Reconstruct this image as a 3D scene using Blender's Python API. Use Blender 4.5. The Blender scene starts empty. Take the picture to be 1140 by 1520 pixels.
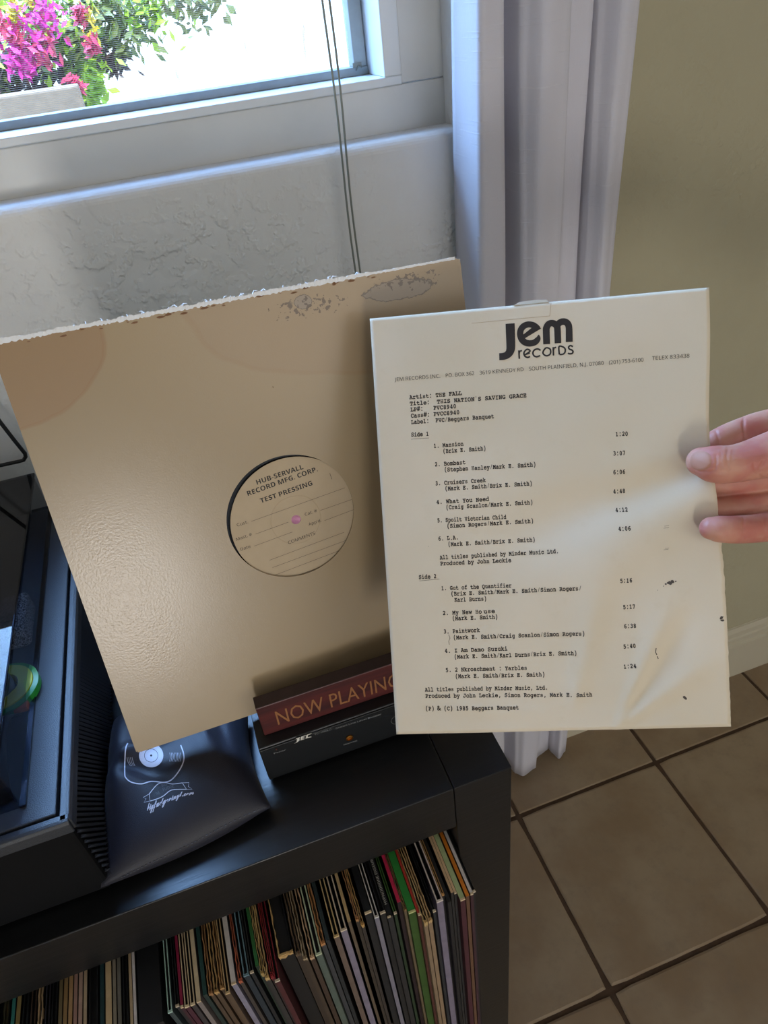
import bpy, math, random, os
from mathutils import Vector, Matrix, noise
from mathutils.bvhtree import BVHTree
random.seed(7)
SC = bpy.context.scene
COL = SC.collection
# ------------------------------------------------------------------ camera
YAW, PIT, ROL, FPX = 0.24758404, -0.6462578, -0.12848927, 1040.0
EYE = Vector((0, 0, 1.3))
fwd = Vector((math.sin(YAW)*math.cos(PIT), math.cos(YAW)*math.cos(PIT), math.sin(PIT)))
rr = fwd.cross(Vector((0, 0, 1))).normalized(); uu = rr.cross(fwd)
RT = math.cos(ROL)*rr + math.sin(ROL)*uu
UP = -math.sin(ROL)*rr + math.cos(ROL)*uu
cam = bpy.data.cameras.new('camera'); camo = bpy.data.objects.new('camera', cam); COL.objects.link(camo)
cam.sensor_fit = 'HORIZONTAL'; cam.sensor_width = 36; cam.lens = FPX/1140*36; cam.clip_start = .02
camo.matrix_world = Matrix(((RT.x, UP.x, -fwd.x, EYE.x), (RT.y, UP.y, -fwd.y, EYE.y), (RT.z, UP.z, -fwd.z, EYE.z), (0, 0, 0, 1)))
SC.camera = camo
SC.view_settings.view_transform = 'Standard'; SC.view_settings.look = 'None'
SC.view_settings.gamma = 1; SC.view_settings.use_curve_mapping = False
SC.view_settings.exposure = 0.0
# ------------------------------------------------------------------ light
w = bpy.data.worlds.new('sky'); SC.world = w; w.use_nodes = True
nt = w.node_tree; bg = nt.nodes['Background']
tc = nt.nodes.new('ShaderNodeTexCoord'); sx = nt.nodes.new('ShaderNodeSeparateXYZ'); cr = nt.nodes.new('ShaderNodeValToRGB')
nt.links.new(tc.outputs['Generated'], sx.inputs[0]); nt.links.new(sx.outputs[2], cr.inputs[0]); nt.links.new(cr.outputs[0], bg.inputs[0])
cr.color_ramp.elements[0].position = 0; cr.color_ramp.elements[0].color = (.50, .74, 1, 1)
cr.color_ramp.elements[1].position = .7; cr.color_ramp.elements[1].color = (.13, .34, 1, 1)
bg.inputs[1].default_value = 7.0
def lamp(name, kind, loc, target, energy, color, size=None, size_y=None):
    l = bpy.data.lights.new(name, kind); l.energy = energy; l.color = color
    if kind == 'AREA': l.shape = 'RECTANGLE'; l.size = size; l.size_y = size_y
    o = bpy.data.objects.new(name, l); COL.objects.link(o); o.location = loc
    o.rotation_euler = (Vector(target)-Vector(loc)).to_track_quat('-Z', 'Y').to_euler()
    return o
s = lamp('sun', 'SUN', (2, 0, 6), (1.2, 2.6, 1.0), 7.0, (1, .95, .86)); s.data.angle = .01
lamp('assumed_glare_lamp', 'AREA', (-.34, -2.3, .62), (-.2, 0, .9), 18, (1, .96, .91), .34, .5)  # assumed area lamp behind the camera for the jacket glare, no door is built
lamp('assumed_room_fill', 'AREA', (1.1, -2.2, 1.7), (.2, .4, .9), 18, (1, .95, .88), 2.0, 1.5)  # assumed warm fill lamp behind the camera at right, no window is built there
lamp('sky_boost', 'AREA', (-1.1, 2.6, 3.1), (-.1, .5, .95), 640, (.34, .58, 1), 2.6, 1.8)  # added area lamp outside above the window, boosts blue sky light indoors
# ------------------------------------------------------------------ helpers
def ray(px, py): return RT*((px-570)/FPX) - UP*((py-760)/FPX) + fwd
def at(px, py, depth): return EYE + ray(px, py)*depth
def onY(px, py, Y): d = ray(px, py); return EYE + d*(Y/d.y)
def onZ(px, py, Z): d = ray(px, py); return EYE + d*((Z-1.3)/d.z)
def lin(c):
    r = [(x/255/12.92 if x/255 <= .04045 else ((x/255+.055)/1.055)**2.4) for x in c]
    return (r[0], r[1], r[2], 1)
def front_only(t, fr, mx):
    # the far face of a thin pane must not mirror the way a solid block would
    g_ = t.nodes.new('ShaderNodeNewGeometry'); a_ = t.nodes.new('ShaderNodeMath'); a_.operation = 'SUBTRACT'; a_.inputs[0].default_value = 1; t.links.new(g_.outputs['Backfacing'], a_.inputs[1])
    m_ = t.nodes.new('ShaderNodeMath'); m_.operation = 'MULTIPLY'; t.links.new(fr.outputs[0], m_.inputs[0]); t.links.new(a_.outputs[0], m_.inputs[1]); t.links.new(m_.outputs[0], mx.inputs[0])
class Nd:
    """tiny expression helper for math nodes"""
    def __init__(s, t, o): s.t = t; s.o = o
    def _m(s, op, b=None, c=None):
        n = s.t.nodes.new('ShaderNodeMath'); n.operation = op
        s.t.links.new(s.o, n.inputs[0])
        for i, x in ((1, b), (2, c)):
            if x is None: continue
            if isinstance(x, Nd): s.t.links.new(x.o, n.inputs[i])
            else: n.inputs[i].default_value = x
        return Nd(s.t, n.outputs[0])
    def __add__(s, b): return s._m('ADD', b)
    def __sub__(s, b): return s._m('SUBTRACT', b)
    def __mul__(s, b): return s._m('MULTIPLY', b)
    def pow(s, b): return s._m('POWER', b)
    def abs(s): return s._m('ABSOLUTE')
    def gt(s, b): return s._m('GREATER_THAN', b)
    def max(s, b): return s._m('MAXIMUM', b)
    def smooth(s, a, b):
        n = s.t.nodes.new('ShaderNodeMapRange'); n.interpolation_type = 'SMOOTHSTEP'
        s.t.links.new(s.o, n.inputs[0]); n.inputs[1].default_value = a; n.inputs[2].default_value = b
        return Nd(s.t, n.outputs[0])
def mixc(t, f, a, b):
    n = t.nodes.new('ShaderNodeMix'); n.data_type = 'RGBA'
    if isinstance(f, Nd): t.links.new(f.o, n.inputs[0])
    else: n.inputs[0].default_value = f
    for i, x in ((6, a), (7, b)):
        if isinstance(x, tuple): n.inputs[i].default_value = x
        else: t.links.new(x, n.inputs[i])
    return n.outputs[2]
def noi(t, vec, scale, detail=3, rough=.5, sc=None):
    if sc:
        mp = t.nodes.new('ShaderNodeMapping'); mp.inputs['Scale'].default_value = sc; t.links.new(vec, mp.inputs[0]); vec = mp.outputs[0]
    n = t.nodes.new('ShaderNodeTexNoise'); n.inputs['Scale'].default_value = scale; n.inputs['Detail'].default_value = detail
    n.inputs['Roughness'].default_value = rough; t.links.new(vec, n.inputs[0]); return Nd(t, n.outputs[0])
def objc(t): return t.nodes.new('ShaderNodeTexCoord').outputs['Object']
def bump(t, bs, h, strength=.3, dist=.001):
    n = t.nodes.new('ShaderNodeBump'); n.inputs['Strength'].default_value = strength; n.inputs['Distance'].default_value = dist
    t.links.new(h.o, n.inputs['Height']); t.links.new(n.outputs[0], bs.inputs['Normal']); return n
MATS = {}
def mat(name, c, rough=.6, metal=0, var=0, vs=40, bmp=0, bs=200, coat=0, spec=None, sss=0, emit=0, c2=None):
    if name in MATS: return MATS[name]
    m = bpy.data.materials.new(name); m.use_nodes = True; t = m.node_tree; b = t.nodes['Principled BSDF']
    c = lin(c); b.inputs['Base Color'].default_value = c
    b.inputs['Roughness'].default_value = rough; b.inputs['Metallic'].default_value = metal
    if spec is not None: b.inputs['Specular IOR Level'].default_value = spec
    if coat: b.inputs['Coat Weight'].default_value = coat; b.inputs['Coat Roughness'].default_value = .08
    if sss: b.inputs['Subsurface Weight'].default_value = sss; b.inputs['Subsurface Scale'].default_value = .004; b.inputs['Subsurface Radius'].default_value = (1, .35, .2)
    if emit: b.inputs['Emission Color'].default_value = c; b.inputs['Emission Strength'].default_value = emit
    if var:
        o = objc(t); n = noi(t, o, vs, 5, .6).smooth(.3, .7)
        d = lin(c2) if c2 else tuple([x*(1-var) for x in c[:3]]+[1])
        t.links.new(mixc(t, n, c, d), b.inputs['Base Color'])
    if bmp: bump(t, b, noi(t, objc(t), bs, 3), bmp, .001)
    MATS[name] = m; return m
class MB:
    def __init__(s): s.v = []; s.f = []; s.mi = []; s.cur = 0
    def add(s, vs, fs):
        k = len(s.v); s.v += [tuple(x) for x in vs]; s.f += [tuple(i+k for i in f) for f in fs]; s.mi += [s.cur]*len(fs); return s
    def box(s, a, b):
        x0, y0, z0 = a; x1, y1, z1 = b
        return s.add([(x0,y0,z0),(x1,y0,z0),(x1,y1,z0),(x0,y1,z0),(x0,y0,z1),(x1,y0,z1),(x1,y1,z1),(x0,y1,z1)],
                     [(0,3,2,1),(4,5,6,7),(0,1,5,4),(1,2,6,5),(2,3,7,6),(3,0,4,7)])
    def prism(s, poly, d):
        n = len(poly); d = Vector(d); P = [Vector(p) for p in poly]
        return s.add(P+[p+d for p in P], [tuple(range(n-1, -1, -1)), tuple(range(n, 2*n))]+[(i, (i+1) % n, n+(i+1) % n, n+i) for i in range(n)])
    def tube(s, pts, r, n=8, caps=True):
        P = [Vector(p) for p in pts]; R = r if isinstance(r, (list, tuple)) else [r]*len(P)
        prev = None; rings = []
        for i, p in enumerate(P):
            t = (P[min(i+1, len(P)-1)]-P[max(i-1, 0)]).normalized()
            if prev is None: a = t.orthogonal().normalized()
            else: a = (prev-t*prev.dot(t)).normalized()
            prev = a; b = t.cross(a)
            rings.append([p+(a*math.cos(2*math.pi*j/n)+b*math.sin(2*math.pi*j/n))*R[i] for j in range(n)])
        return s.loft(rings, caps)
    def loft(s, rings, caps=True, close=True):
        n = len(rings[0]); vs = [v for r in rings for v in r]; fs = []
        for i in range(len(rings)-1):
            for j in range(n if close else n-1):
                a = i*n+j; b = i*n+(j+1) % n; fs.append((a, b, b+n, a+n))
        if caps: fs += [tuple(range(n-1, -1, -1)), tuple(range(len(vs)-n, len(vs)))]
        return s.add(vs, fs)
    def lathe(s, prof, c, n=32, ax=None):
        ax = ax or (Vector((1, 0, 0)), Vector((0, 1, 0)), Vector((0, 0, 1))); c = Vector(c)
        return s.loft([[c+(ax[0]*math.cos(2*math.pi*j/n)+ax[1]*math.sin(2*math.pi*j/n))*max(r, 1e-5)+ax[2]*h for j in range(n)] for r, h in prof])
    def build(s, name, m, parent=None, smooth=False, mw=None, bevel=0, seg=2):
        me = bpy.data.meshes.new(name); me.from_pydata(s.v, [], s.f)
        for x in (m if isinstance(m, (list, tuple)) else [m]): me.materials.append(x)
        if any(s.mi): me.polygons.foreach_set('material_index', s.mi)
        if smooth: me.polygons.foreach_set('use_smooth', [True]*len(me.polygons))
        me.update()
        o = bpy.data.objects.new(name, me); COL.objects.link(o)
        if mw is not None: o.matrix_world = mw
        if parent is not None: put(o, parent)
        if bevel:
            b = o.modifiers.new('bevel', 'BEVEL'); b.width = bevel; b.segments = seg; b.limit_method = 'ANGLE'
        return o
WM = {}
def put(o, p):
    o.parent = p; o.matrix_parent_inverse = WM.get(p.name, p.matrix_basis.copy() if p.parent is None else Matrix.Identity(4)).inverted()
def empty(name, loc):
    o = bpy.data.objects.new(name, None); COL.objects.link(o); o.location = loc; o.empty_display_size = .02
    WM[o.name] = Matrix.Translation(Vector(loc)); return o
def tag(o, label=None, cat=None, group=None, kind=None):
    if label: o['label'] = label
    if cat: o['category'] = cat
    if group: o['group'] = group
    if kind: o['kind'] = kind
    return o
# ---- lettering
FD = os.path.join(bpy.utils.resource_path('LOCAL'), 'datafiles', 'fonts')
def font(f):
    try: return bpy.data.fonts.load(os.path.join(FD, f))
    except Exception: return None
MATHF = font('NotoSansMath-Regular.woff2'); INTER = font('Inter.woff2')
GC = {}
def glyphs(s, f, off=0):
    k = (s, f.name if f else '', off)
    if k in GC: return GC[k]
    c = bpy.data.curves.new('t', 'FONT'); c.body = s; c.size = 1; c.resolution_u = 2
    if f: c.font = f
    c.offset = off; c.fill_mode = 'FRONT'
    o = bpy.data.objects.new('t', c); COL.objects.link(o)
    me = bpy.data.meshes.new_from_object(o.evaluated_get(bpy.context.evaluated_depsgraph_get()))
    r = ([tuple(v.co) for v in me.vertices], [tuple(p.vertices) for p in me.polygons])
    bpy.data.objects.remove(o); bpy.data.curves.remove(c); bpy.data.meshes.remove(me)
    if off and len(r[1]) < .8*len(r[0]): r = glyphs(s, f, off*.5 if off > .006 else 0)   # a thickened outline that did not fill
    GC[k] = r; return r
def shift(t, up, lo, dg=None):
    r = ''
    for ch in t:
        if 'A' <= ch <= 'Z': r += chr(up+ord(ch)-65)
        elif 'a' <= ch <= 'z': r += chr(lo+ord(ch)-97)
        elif dg and '0' <= ch <= '9': r += chr(dg+ord(ch)-48)
        else: r += ch
    return r
def mono(t): return shift(t, 0x1D670, 0x1D68A, 0x1D7F6)
def bold(t): return shift(t, 0x1D5D4, 0x1D5EE, 0x1D7EC)
def script(t): return shift(t, 0x1D4D0, 0x1D4EA)
CH = {}
def capof(f, ch='H'):
    k = (f.name if f else '', ch)
    if k not in CH: vs = glyphs(ch, f)[0]; CH[k] = max(v[1] for v in vs)-min(v[1] for v in vs)
    return CH[k]
def write(mb, s, f, mapf, a, b, cap, off=0, caph=0):
    """lay text s between 2-D points a and b (v grows downwards) with cap height cap; mapf gives 3-D"""
    vs, fs = glyphs(s, f, off)
    if not vs: return
    caph = capof(f)
    x0 = min(v[0] for v in vs); x1 = max(v[0] for v in vs)
    a = Vector(a); b = Vector(b); e = b-a; L = e.length; e = e/L; n = Vector((e.y, -e.x))
    mb.add([mapf(*(a+e*((v[0]-x0)/(x1-x0)*L)+n*(v[1]/caph*cap))) for v in vs], fs)
ADV = []
def adv():
    if not ADV:
        vs = glyphs(mono('HHHHHHHHHHH'), MATHF)[0]; v1 = glyphs(mono('H'), MATHF)[0]
        ADV.append(((max(v[0] for v in vs)-min(v[0] for v in vs))-(max(v[0] for v in v1)-min(v[0] for v in v1)))/10)
    return ADV[0]
def typed(mb, s, mapf, a, pitch, cap, dirv=(1, 0), off=.022):
    a = Vector(a); e = Vector(dirv).normalized(); n = Vector((e.y, -e.x))
    for i, ch in enumerate(s):
        if ch == ' ': continue
        vs, fs = glyphs(mono(ch), MATHF, off)
        if not vs: continue
        xm = (min(v[0] for v in vs)+max(v[0] for v in vs))/2
        k = cap/capof(MATHF, mono('H')); kx = pitch/adv()*.97
        jy = random.uniform(-.03, .03)*cap
        mb.add([mapf(*(a+e*((i+.5)*pitch+(v[0]-xm)*kx)+n*(v[1]*k+jy))) for v in vs], fs)
def stroke(mb, pts, wd, mapf, closed=False):
    P = [Vector(p) for p in pts]
    if closed: P = P+[P[0]]
    L = []; R = []
    for i, p in enumerate(P):
        if closed and i in (0, len(P)-1): t = (P[1]-P[-2])
        else: t = P[min(i+1, len(P)-1)]-P[max(i-1, 0)]
        t = t.normalized() if t.length > 0 else Vector((1, 0)); n = Vector((-t.y, t.x))
        h = wd/2 if not isinstance(wd, (list, tuple)) else wd[i]/2
        L.append(mapf(*(p+n*h))); R.append(mapf(*(p-n*h)))
    k = len(P); mb.add(L+R, [(i, i+1, k+i+1, k+i) for i in range(k-1)])
def arc(c, r, a0, a1, n=24, ry=None):
    ry = ry or r
    return [(c[0]+r*math.cos(math.radians(a0+(a1-a0)*i/n)), c[1]+ry*math.sin(math.radians(a0+(a1-a0)*i/n))) for i in range(n+1)]
def frame_from(px, wd, ht):
    """pose of a wd x ht rectangle whose corners show at the four pixels: least squares by Gauss-Newton on the pose"""
    import numpy as np
    src = [(0, 0), (wd, 0), (wd, ht), (0, ht)]; A = []
    for (u, v), (x, y) in zip(src, px):
        X = (x-570)/FPX; Y = (y-760)/FPX
        A.append([u, v, 1, 0, 0, 0, -X*u, -X*v, -X]); A.append([0, 0, 0, u, v, 1, -Y*u, -Y*v, -Y])
    h = np.linalg.svd(np.array(A))[2][-1].reshape(3, 3)
    if h[2, 2] < 0: h = -h
    n1, n2 = np.linalg.norm(h[:, 0]), np.linalg.norm(h[:, 1])
    cw = lambda c: RT*float(c[0]) - UP*float(c[1]) + fwd*float(c[2])
    r1, r2, t = cw(h[:, 0]/n1).normalized(), cw(h[:, 1]/n2), cw(h[:, 2]*2/(n1+n2))
    r2 = (r2-r1*r2.dot(r1)).normalized(); n = -(r1.cross(r2))
    return EYE+t, r1, r2, n
def plane_uv(fr, px, py, off=0):
    O, e1, e2, n = fr; d = ray(px, py); o = O+n*off
    h = EYE+d*(n.dot(o-EYE)/n.dot(d)); return Vector(((h-o).dot(e1), (h-o).dot(e2)))
# ------------------------------------------------------------------ materials of the setting
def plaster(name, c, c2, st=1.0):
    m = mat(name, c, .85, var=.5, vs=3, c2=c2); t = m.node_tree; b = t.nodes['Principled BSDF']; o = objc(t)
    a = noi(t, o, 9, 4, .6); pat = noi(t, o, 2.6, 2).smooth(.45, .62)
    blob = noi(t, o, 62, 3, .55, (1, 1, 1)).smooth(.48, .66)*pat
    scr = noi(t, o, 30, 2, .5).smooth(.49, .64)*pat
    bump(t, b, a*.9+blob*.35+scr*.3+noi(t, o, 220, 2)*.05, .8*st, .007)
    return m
WALLM = plaster('plaster_white', (226, 225, 223), (218, 217, 214))
WALLB = plaster('plaster_shade_tint', (172, 165, 138), (164, 157, 131), .4)  # curtain shade and warm bounce put into the plaster colour
TRIMW = mat('white_gloss_paint', (212, 212, 208), .38, var=.06, vs=14, bmp=.08, bs=60)
VINYL = mat('white_frame_plastic', (214, 218, 220), .35, bmp=.03, bs=90)
SASH = mat('grey_sash_metal', (150, 158, 160), .5, var=.12, vs=50)
GROUT = mat('brown_grout', (80, 60, 44), .95, var=.3, vs=60, bmp=.4, bs=400)
def tile_mat():
    m = mat('tan_ceramic_tile', (172, 142, 108), .42, bmp=.0); t = m.node_tree; b = t.nodes['Principled BSDF']; o = objc(t)
    oi = t.nodes.new('ShaderNodeObjectInfo'); va = t.nodes.new('ShaderNodeVectorMath'); va.operation = 'ADD'; sc = t.nodes.new('ShaderNodeVectorMath'); sc.operation = 'SCALE'
    cx = t.nodes.new('ShaderNodeCombineXYZ'); t.links.new(oi.outputs['Random'], cx.inputs[0]); t.links.new(oi.outputs['Random'], cx.inputs[1])
    t.links.new(cx.outputs[0], sc.inputs[0]); sc.inputs['Scale'].default_value = 37
    t.links.new(o, va.inputs[0]); t.links.new(sc.outputs[0], va.inputs[1]); v = va.outputs[0]
    c = mixc(t, noi(t, v, 7, 4, .6).smooth(.3, .7), lin((152, 134, 110)), lin((134, 112, 86)))
    c = mixc(t, noi(t, v, 30, 5, .7).smooth(.45, .8)*.6, c, lin((124, 108, 90)))
    t.links.new(c, b.inputs['Base Color']); bump(t, b, noi(t, v, 14, 3)+noi(t, v, 160, 2)*.12, .25, .003)
    return m
TILE = tile_mat()
YW = .773
# ------------------------------------------------------------------ floor
fl = MB().box((-2.0, -2.6, -.08), (2.3, YW+.12, -.003)).build('floor', GROUT); tag(fl, kind='structure')
tw, td, g = .3048, .3125, .0075
tiles_me = []
for k in range(4):
    mb = MB(); n = 10; top = []; lo = []
    for e in range(4):
        for i in range(n):
            a = i/n; q = [(a, 0), (1, a), (1-a, 1), (0, 1-a)][e]
            x = (q[0]-.5)*(tw-g); y = (q[1]-.5)*(td-g)
            j = .0011*noise.noise(Vector((x*40+k*9, y*40, k)))
            if i == 0: x *= .988; y *= .988
            x += j if e in (1, 3) else 0; y += j if e in (0, 2) else 0
            lo.append((x, y)); top.append((x*.978, y*.978))
    mb.loft([[(x, y, -.006) for x, y in lo], [(x, y, -.0012) for x, y in lo], [(x, y, 0) for x, y in top]])
    me = mb.build('tile_source', TILE); tiles_me.append(me.data); bpy.data.objects.remove(me)
GX, GY = .349, .6405
for i in range(-7, 7):
    for j in range(-11, 1):
        cx = GX+(i+.5)*tw; cy = GY+(j-.5)*td+ .0
        if cx > 2.3 or cy-td/2 < -2.6: continue
        t = bpy.data.objects.new('tile', tiles_me[(i*3+j*5) % 4]); COL.objects.link(t); t.location = (cx, cy, 0); put(t, fl)
for i in range(-7, 7):   # cut row against the wall
    cx = GX+(i+.5)*tw; y0 = GY+g/2
    o = MB().box((cx-(tw-g)/2, y0, -.006), (cx+(tw-g)/2, YW-.012, 0)).build('tile', TILE, fl, bevel=.002)
# ------------------------------------------------------------------ walls
X0, X1, ZB, ZT = -1.05, .335, 1.167, 2.15     # window opening at the wall face
CE = 2.5; REC = .047
def roundbox_wall():
    mb = MB()
    yb = YW+.16
    # wall body around the opening, the reveal edge is bull-nosed
    mb.box((-2.0, YW, 0), (X0, yb, CE)); mb.box((X0, YW, ZT), (X1, yb, CE)); mb.box((X0, YW+.012, 0), (X1, yb, ZB-.02))
    mb.box((X1+.02, YW+.0, 0), (X1+.03, yb, CE)) if False else None
    return mb
wl = MB()
yb = YW+.17
wl.box((-2.0, YW, 0), (X0, yb, CE)); wl.box((X0, YW, ZT), (X1+.011, yb, CE))
def nose(c, r, a0, a1, n=6): return [(c[0]+r*math.cos(math.radians(a0+(a1-a0)*i/n)), c[1]+r*math.sin(math.radians(a0+(a1-a0)*i/n))) for i in range(n+1)]
r = .011
prof = [(YW, 0)]+nose((YW+r, ZB-r), r, 180, 90)+[(YW+REC, ZB-.001), (yb, ZB-.001), (yb, 0)]      # (y,z)
wl.add(*(lambda n: ([(X0, y, z) for y, z in prof]+[(X1-.0+r, y, z) for y, z in prof], [tuple(range(n)), tuple(range(2*n-1, n-1, -1))]+[(i, i+n, (i+1) % n+n, (i+1) % n) for i in range(n)]))(len(prof)))
prof = [(.52, YW), (.52, yb), (X1, yb), (X1, YW+REC)]+nose((X1+r, YW+r), r, 180, 270)                      # (x,y)
wl.prism([(x, y, 0) for x, y in prof], (0, 0, CE))
tag(wl.build('wall_back', WALLM), kind='structure')
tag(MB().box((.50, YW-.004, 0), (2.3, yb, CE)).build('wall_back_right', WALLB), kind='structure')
tag(MB().box((-2.12, -2.6, 0), (-2.0, yb, CE)).build('wall_left', WALLM), kind='structure')
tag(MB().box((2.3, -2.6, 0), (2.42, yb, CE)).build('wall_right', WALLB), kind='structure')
tag(MB().box((-2.12, -2.72, 0), (2.42, -2.6, CE)).build('wall_front', WALLM), kind='structure')
tag(MB().box((-2.12, -2.72, CE), (2.42, yb, CE+.1)).build('ceiling', WALLM), kind='structure')
bp = [(0, 0), (-.013, 0), (-.013, .098), (-.016, .101), (-.016, .107), (-.011, .110), (-.011, .126), (-.008, .129), (-.008, .142), (-.004, .152), (0, .153)]
mb = MB(); mb.prism([(.34, YW-.004+y, z) for y, z in bp], (1.96, 0, 0))
tag(mb.build('baseboard_back', mat('baseboard_paint', (188, 180, 158), .5, bmp=.05, bs=60)), kind='structure')
# ------------------------------------------------------------------ window
YB = YW+REC; FX, FZ = .2864, 1.3-.0902        # outer corner of the plastic frame
win = empty('window_1', (X0, YB, ZB)); tag(win, kind='structure')
mb = MB(); mb.box((X0, YB, ZB-.002), (X1+.004, YB+.012, FZ)); mb.build('apron_board', TRIMW, win, bevel=.0015)
mb = MB(); mb.box((FX+.0006, YB+.001, FZ+.0006), (X1+.004, YB+.012, ZT)); mb.build('casing_board', TRIMW, win, bevel=.0012)
ix, iz = .2675, FZ+.0085; yd = .872
mb = MB(); XL = -1.0
mb.box((XL, YB-.003, FZ), (FX, yd+.03, iz)); mb.box((ix, YB-.003, iz), (FX, yd+.03, ZT)); mb.box((XL-.02, YB-.003, FZ), (XL, yd+.03, ZT)); mb.box((XL, YB-.003, ZT-.015), (FX, yd+.03, ZT))
mb.build('window_frame', VINYL, win, bevel=.0012)
gz = 1.3-.0733; gx = .2517
mb = MB(); mb.box((XL, yd, iz), (ix, yd+.022, gz)); mb.box((gx, yd, gz), (ix-.0015, yd+.022, ZT-.015)); mb.box((XL, yd, gz), (XL+.02, yd+.022, ZT-.015)); mb.box((XL, yd, ZT-.04), (ix, yd+.022, ZT-.015))
mb.build('sash', SASH, win, bevel=.001)
mb = MB(); mb.box((gx-.002, yd-.0015, gz-.0005), (gx+.008, yd, gz+.004)); mb.tube([(gx+.001, yd-.002, gz-.003), (gx+.004, yd-.003, gz+.001), (gx+.008, yd-.002, gz-.001)], .0007, 6); mb.build('screen_clip', mat('clip_grey', (120, 120, 112), .5), win)
gm = bpy.data.materials.new('window_glass'); gm.use_nodes = True; t = gm.node_tree; t.nodes.clear()
o_ = t.nodes.new('ShaderNodeOutputMaterial'); tr = t.nodes.new('ShaderNodeBsdfTransparent'); gl = t.nodes.new('ShaderNodeBsdfGlossy'); mx = t.nodes.new('ShaderNodeMixShader'); fr = t.nodes.new('ShaderNodeFresnel')
fr.inputs[0].default_value = 1.45; gl.inputs['Roughness'].default_value = .01; tr.inputs[0].default_value = (.96, .98, .97, 1)
front_only(t, fr, mx); t.links.new(tr.outputs[0], mx.inputs[1]); t.links.new(gl.outputs[0], mx.inputs[2]); t.links.new(mx.outputs[0], o_.inputs[0])
MB().box((XL+.01, yd+.008, gz-.003), (gx+.003, yd+.011, ZT-.03)).build('pane', gm, win)
mb = MB(); ys = yd+.020; z = gz; th = .00016
while z < ZT-.04:
    mb.add([(XL, ys, z-th), (gx+.002, ys, z-th), (gx+.002, ys-.0002, z+th), (XL, ys-.0002, z+th)], [(0, 1, 2, 3)]); z += .00165
sc_ = mb.build('insect_screen', mat('screen_mesh', (170, 160, 150), .6), win); tag(sc_, kind='stuff')
# ------------------------------------------------------------------ garden outside
YG = 3.1
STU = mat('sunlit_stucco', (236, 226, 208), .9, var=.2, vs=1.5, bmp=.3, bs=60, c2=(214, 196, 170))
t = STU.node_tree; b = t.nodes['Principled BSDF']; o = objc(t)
shade_streak = noi(t, o, 9, 4, .6, (2.4, 1, .45)).smooth(.55, .72)  # foliage shadow streaks put into the stucco colour
t.links.new(mixc(t, shade_streak, lin((242, 234, 220)), lin((136, 108, 82))), b.inputs['Base Color'])
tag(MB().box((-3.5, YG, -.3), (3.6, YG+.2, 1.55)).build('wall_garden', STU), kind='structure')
tag(MB().box((-5, yb+.01, -.4), (5, 6, -.3)).build('ground', mat('garden_soil', (150, 128, 100), .95, var=.3, vs=8)), kind='structure')
pl = empty('garden_planter', (-.75, 2.6, -.3)); tag(pl, 'tan block planter seen through the window below the pink flowers', 'planter')
TAN = mat('tan_block', (134, 112, 88), .9, var=.25, vs=30, bmp=.3, bs=90)
zt_ = onY(30, 139, 2.55).z; xr_ = onY(128, 168, 2.55).x
for r_ in range(7):
    for c_ in range(4):
        z1 = zt_-r_*.19; x1 = xr_-c_*.4+(0 if r_ % 2 else -.0); x0 = x1-.392
        MB().box((x0, 2.55, z1-.182), (x1, 2.65, z1)).build('block', TAN, pl, bevel=.006)
LEAF = [mat('leaf_lime', (160, 190, 40), .6, var=.3, vs=30), mat('leaf_olive', (104, 112, 44), .6, var=.3, vs=30), mat('leaf_brown', (70, 46, 34), .7, var=.3, vs=30)]
PINK = [mat('bract_magenta', (212, 34, 142), .6, var=.25, vs=60), mat('bract_rose', (204, 60, 90), .6, var=.25, vs=60)]
YEL = mat('petal_yellow', (190, 160, 20), .6)
def leafblob(mb, c, rad, n, size, sq=(1, .5, 1)):
    for _ in range(n):
        d = Vector((random.gauss(0, .5), random.gauss(0, .5), random.gauss(0, .5)))
        p = Vector(c)+Vector((d.x*rad*sq[0], d.y*rad*sq[1], d.z*rad*sq[2]))
        a = Vector((random.uniform(-1, 1), random.uniform(-1, 1), random.uniform(-1, 1))).normalized(); b = a.orthogonal().normalized(); k = size*random.uniform(.6, 1.3)
        mb.add([p-a*k, p-b*k*.45+a*k*.1, p+a*k, p+b*k*.45+a*k*.1], [(0, 1, 2, 3)])
bush = empty('bougainvillea', (-.25, 2.85, -.3)); tag(bush, 'bougainvillea bush with magenta blooms outside the window', 'bush')
mb = MB()
for k in range(3): mb.tube([(-.5+k*.05, 2.88, -.3), (-.5+k*.05, 2.86, .5), (-.48+k*.05, 2.82, 1.0), (-.6+k*.07, 2.78, 1.5)], [.012, .01, .007, .003], 6)
mb.build('branch', mat('bark', (110, 84, 64), .9), bush)
mb = MB()
for px, py, rd, n, mi in ((30, 5, .16, 300, 0), (90, 40, .12, 160, 0), (20, 110, .10, 170, 2), (65, 110, .09, 150, 2), (75, 60, .10, 120, 1), (130, 100, .05, 220, 0), (120, 140, .045, 200, 0), (140, 130, .03, 90, 0), (110, 60, .06, 110, 1), (170, 30, .10, 150, 1), (200, 10, .10, 90, 0), (135, 20, .08, 120, 1), (0, 125, .06, 120, 1), (250, 0, .06, 40, 1), (170, 65, .05, 50, 1), (155, 85, .05, 40, 2), (300, -6, .09, 90, 1), (230, 12, .09, 60, 0), (210, 45, .07, 36, 1), (175, 95, .05, 30, 2), (265, 20, .07, 26, 1)):
    mb.cur = mi; leafblob(mb, onY(px, py, 2.8), rd, n, .022)
tag(mb.build('foliage', LEAF, bush), kind='stuff')
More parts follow.
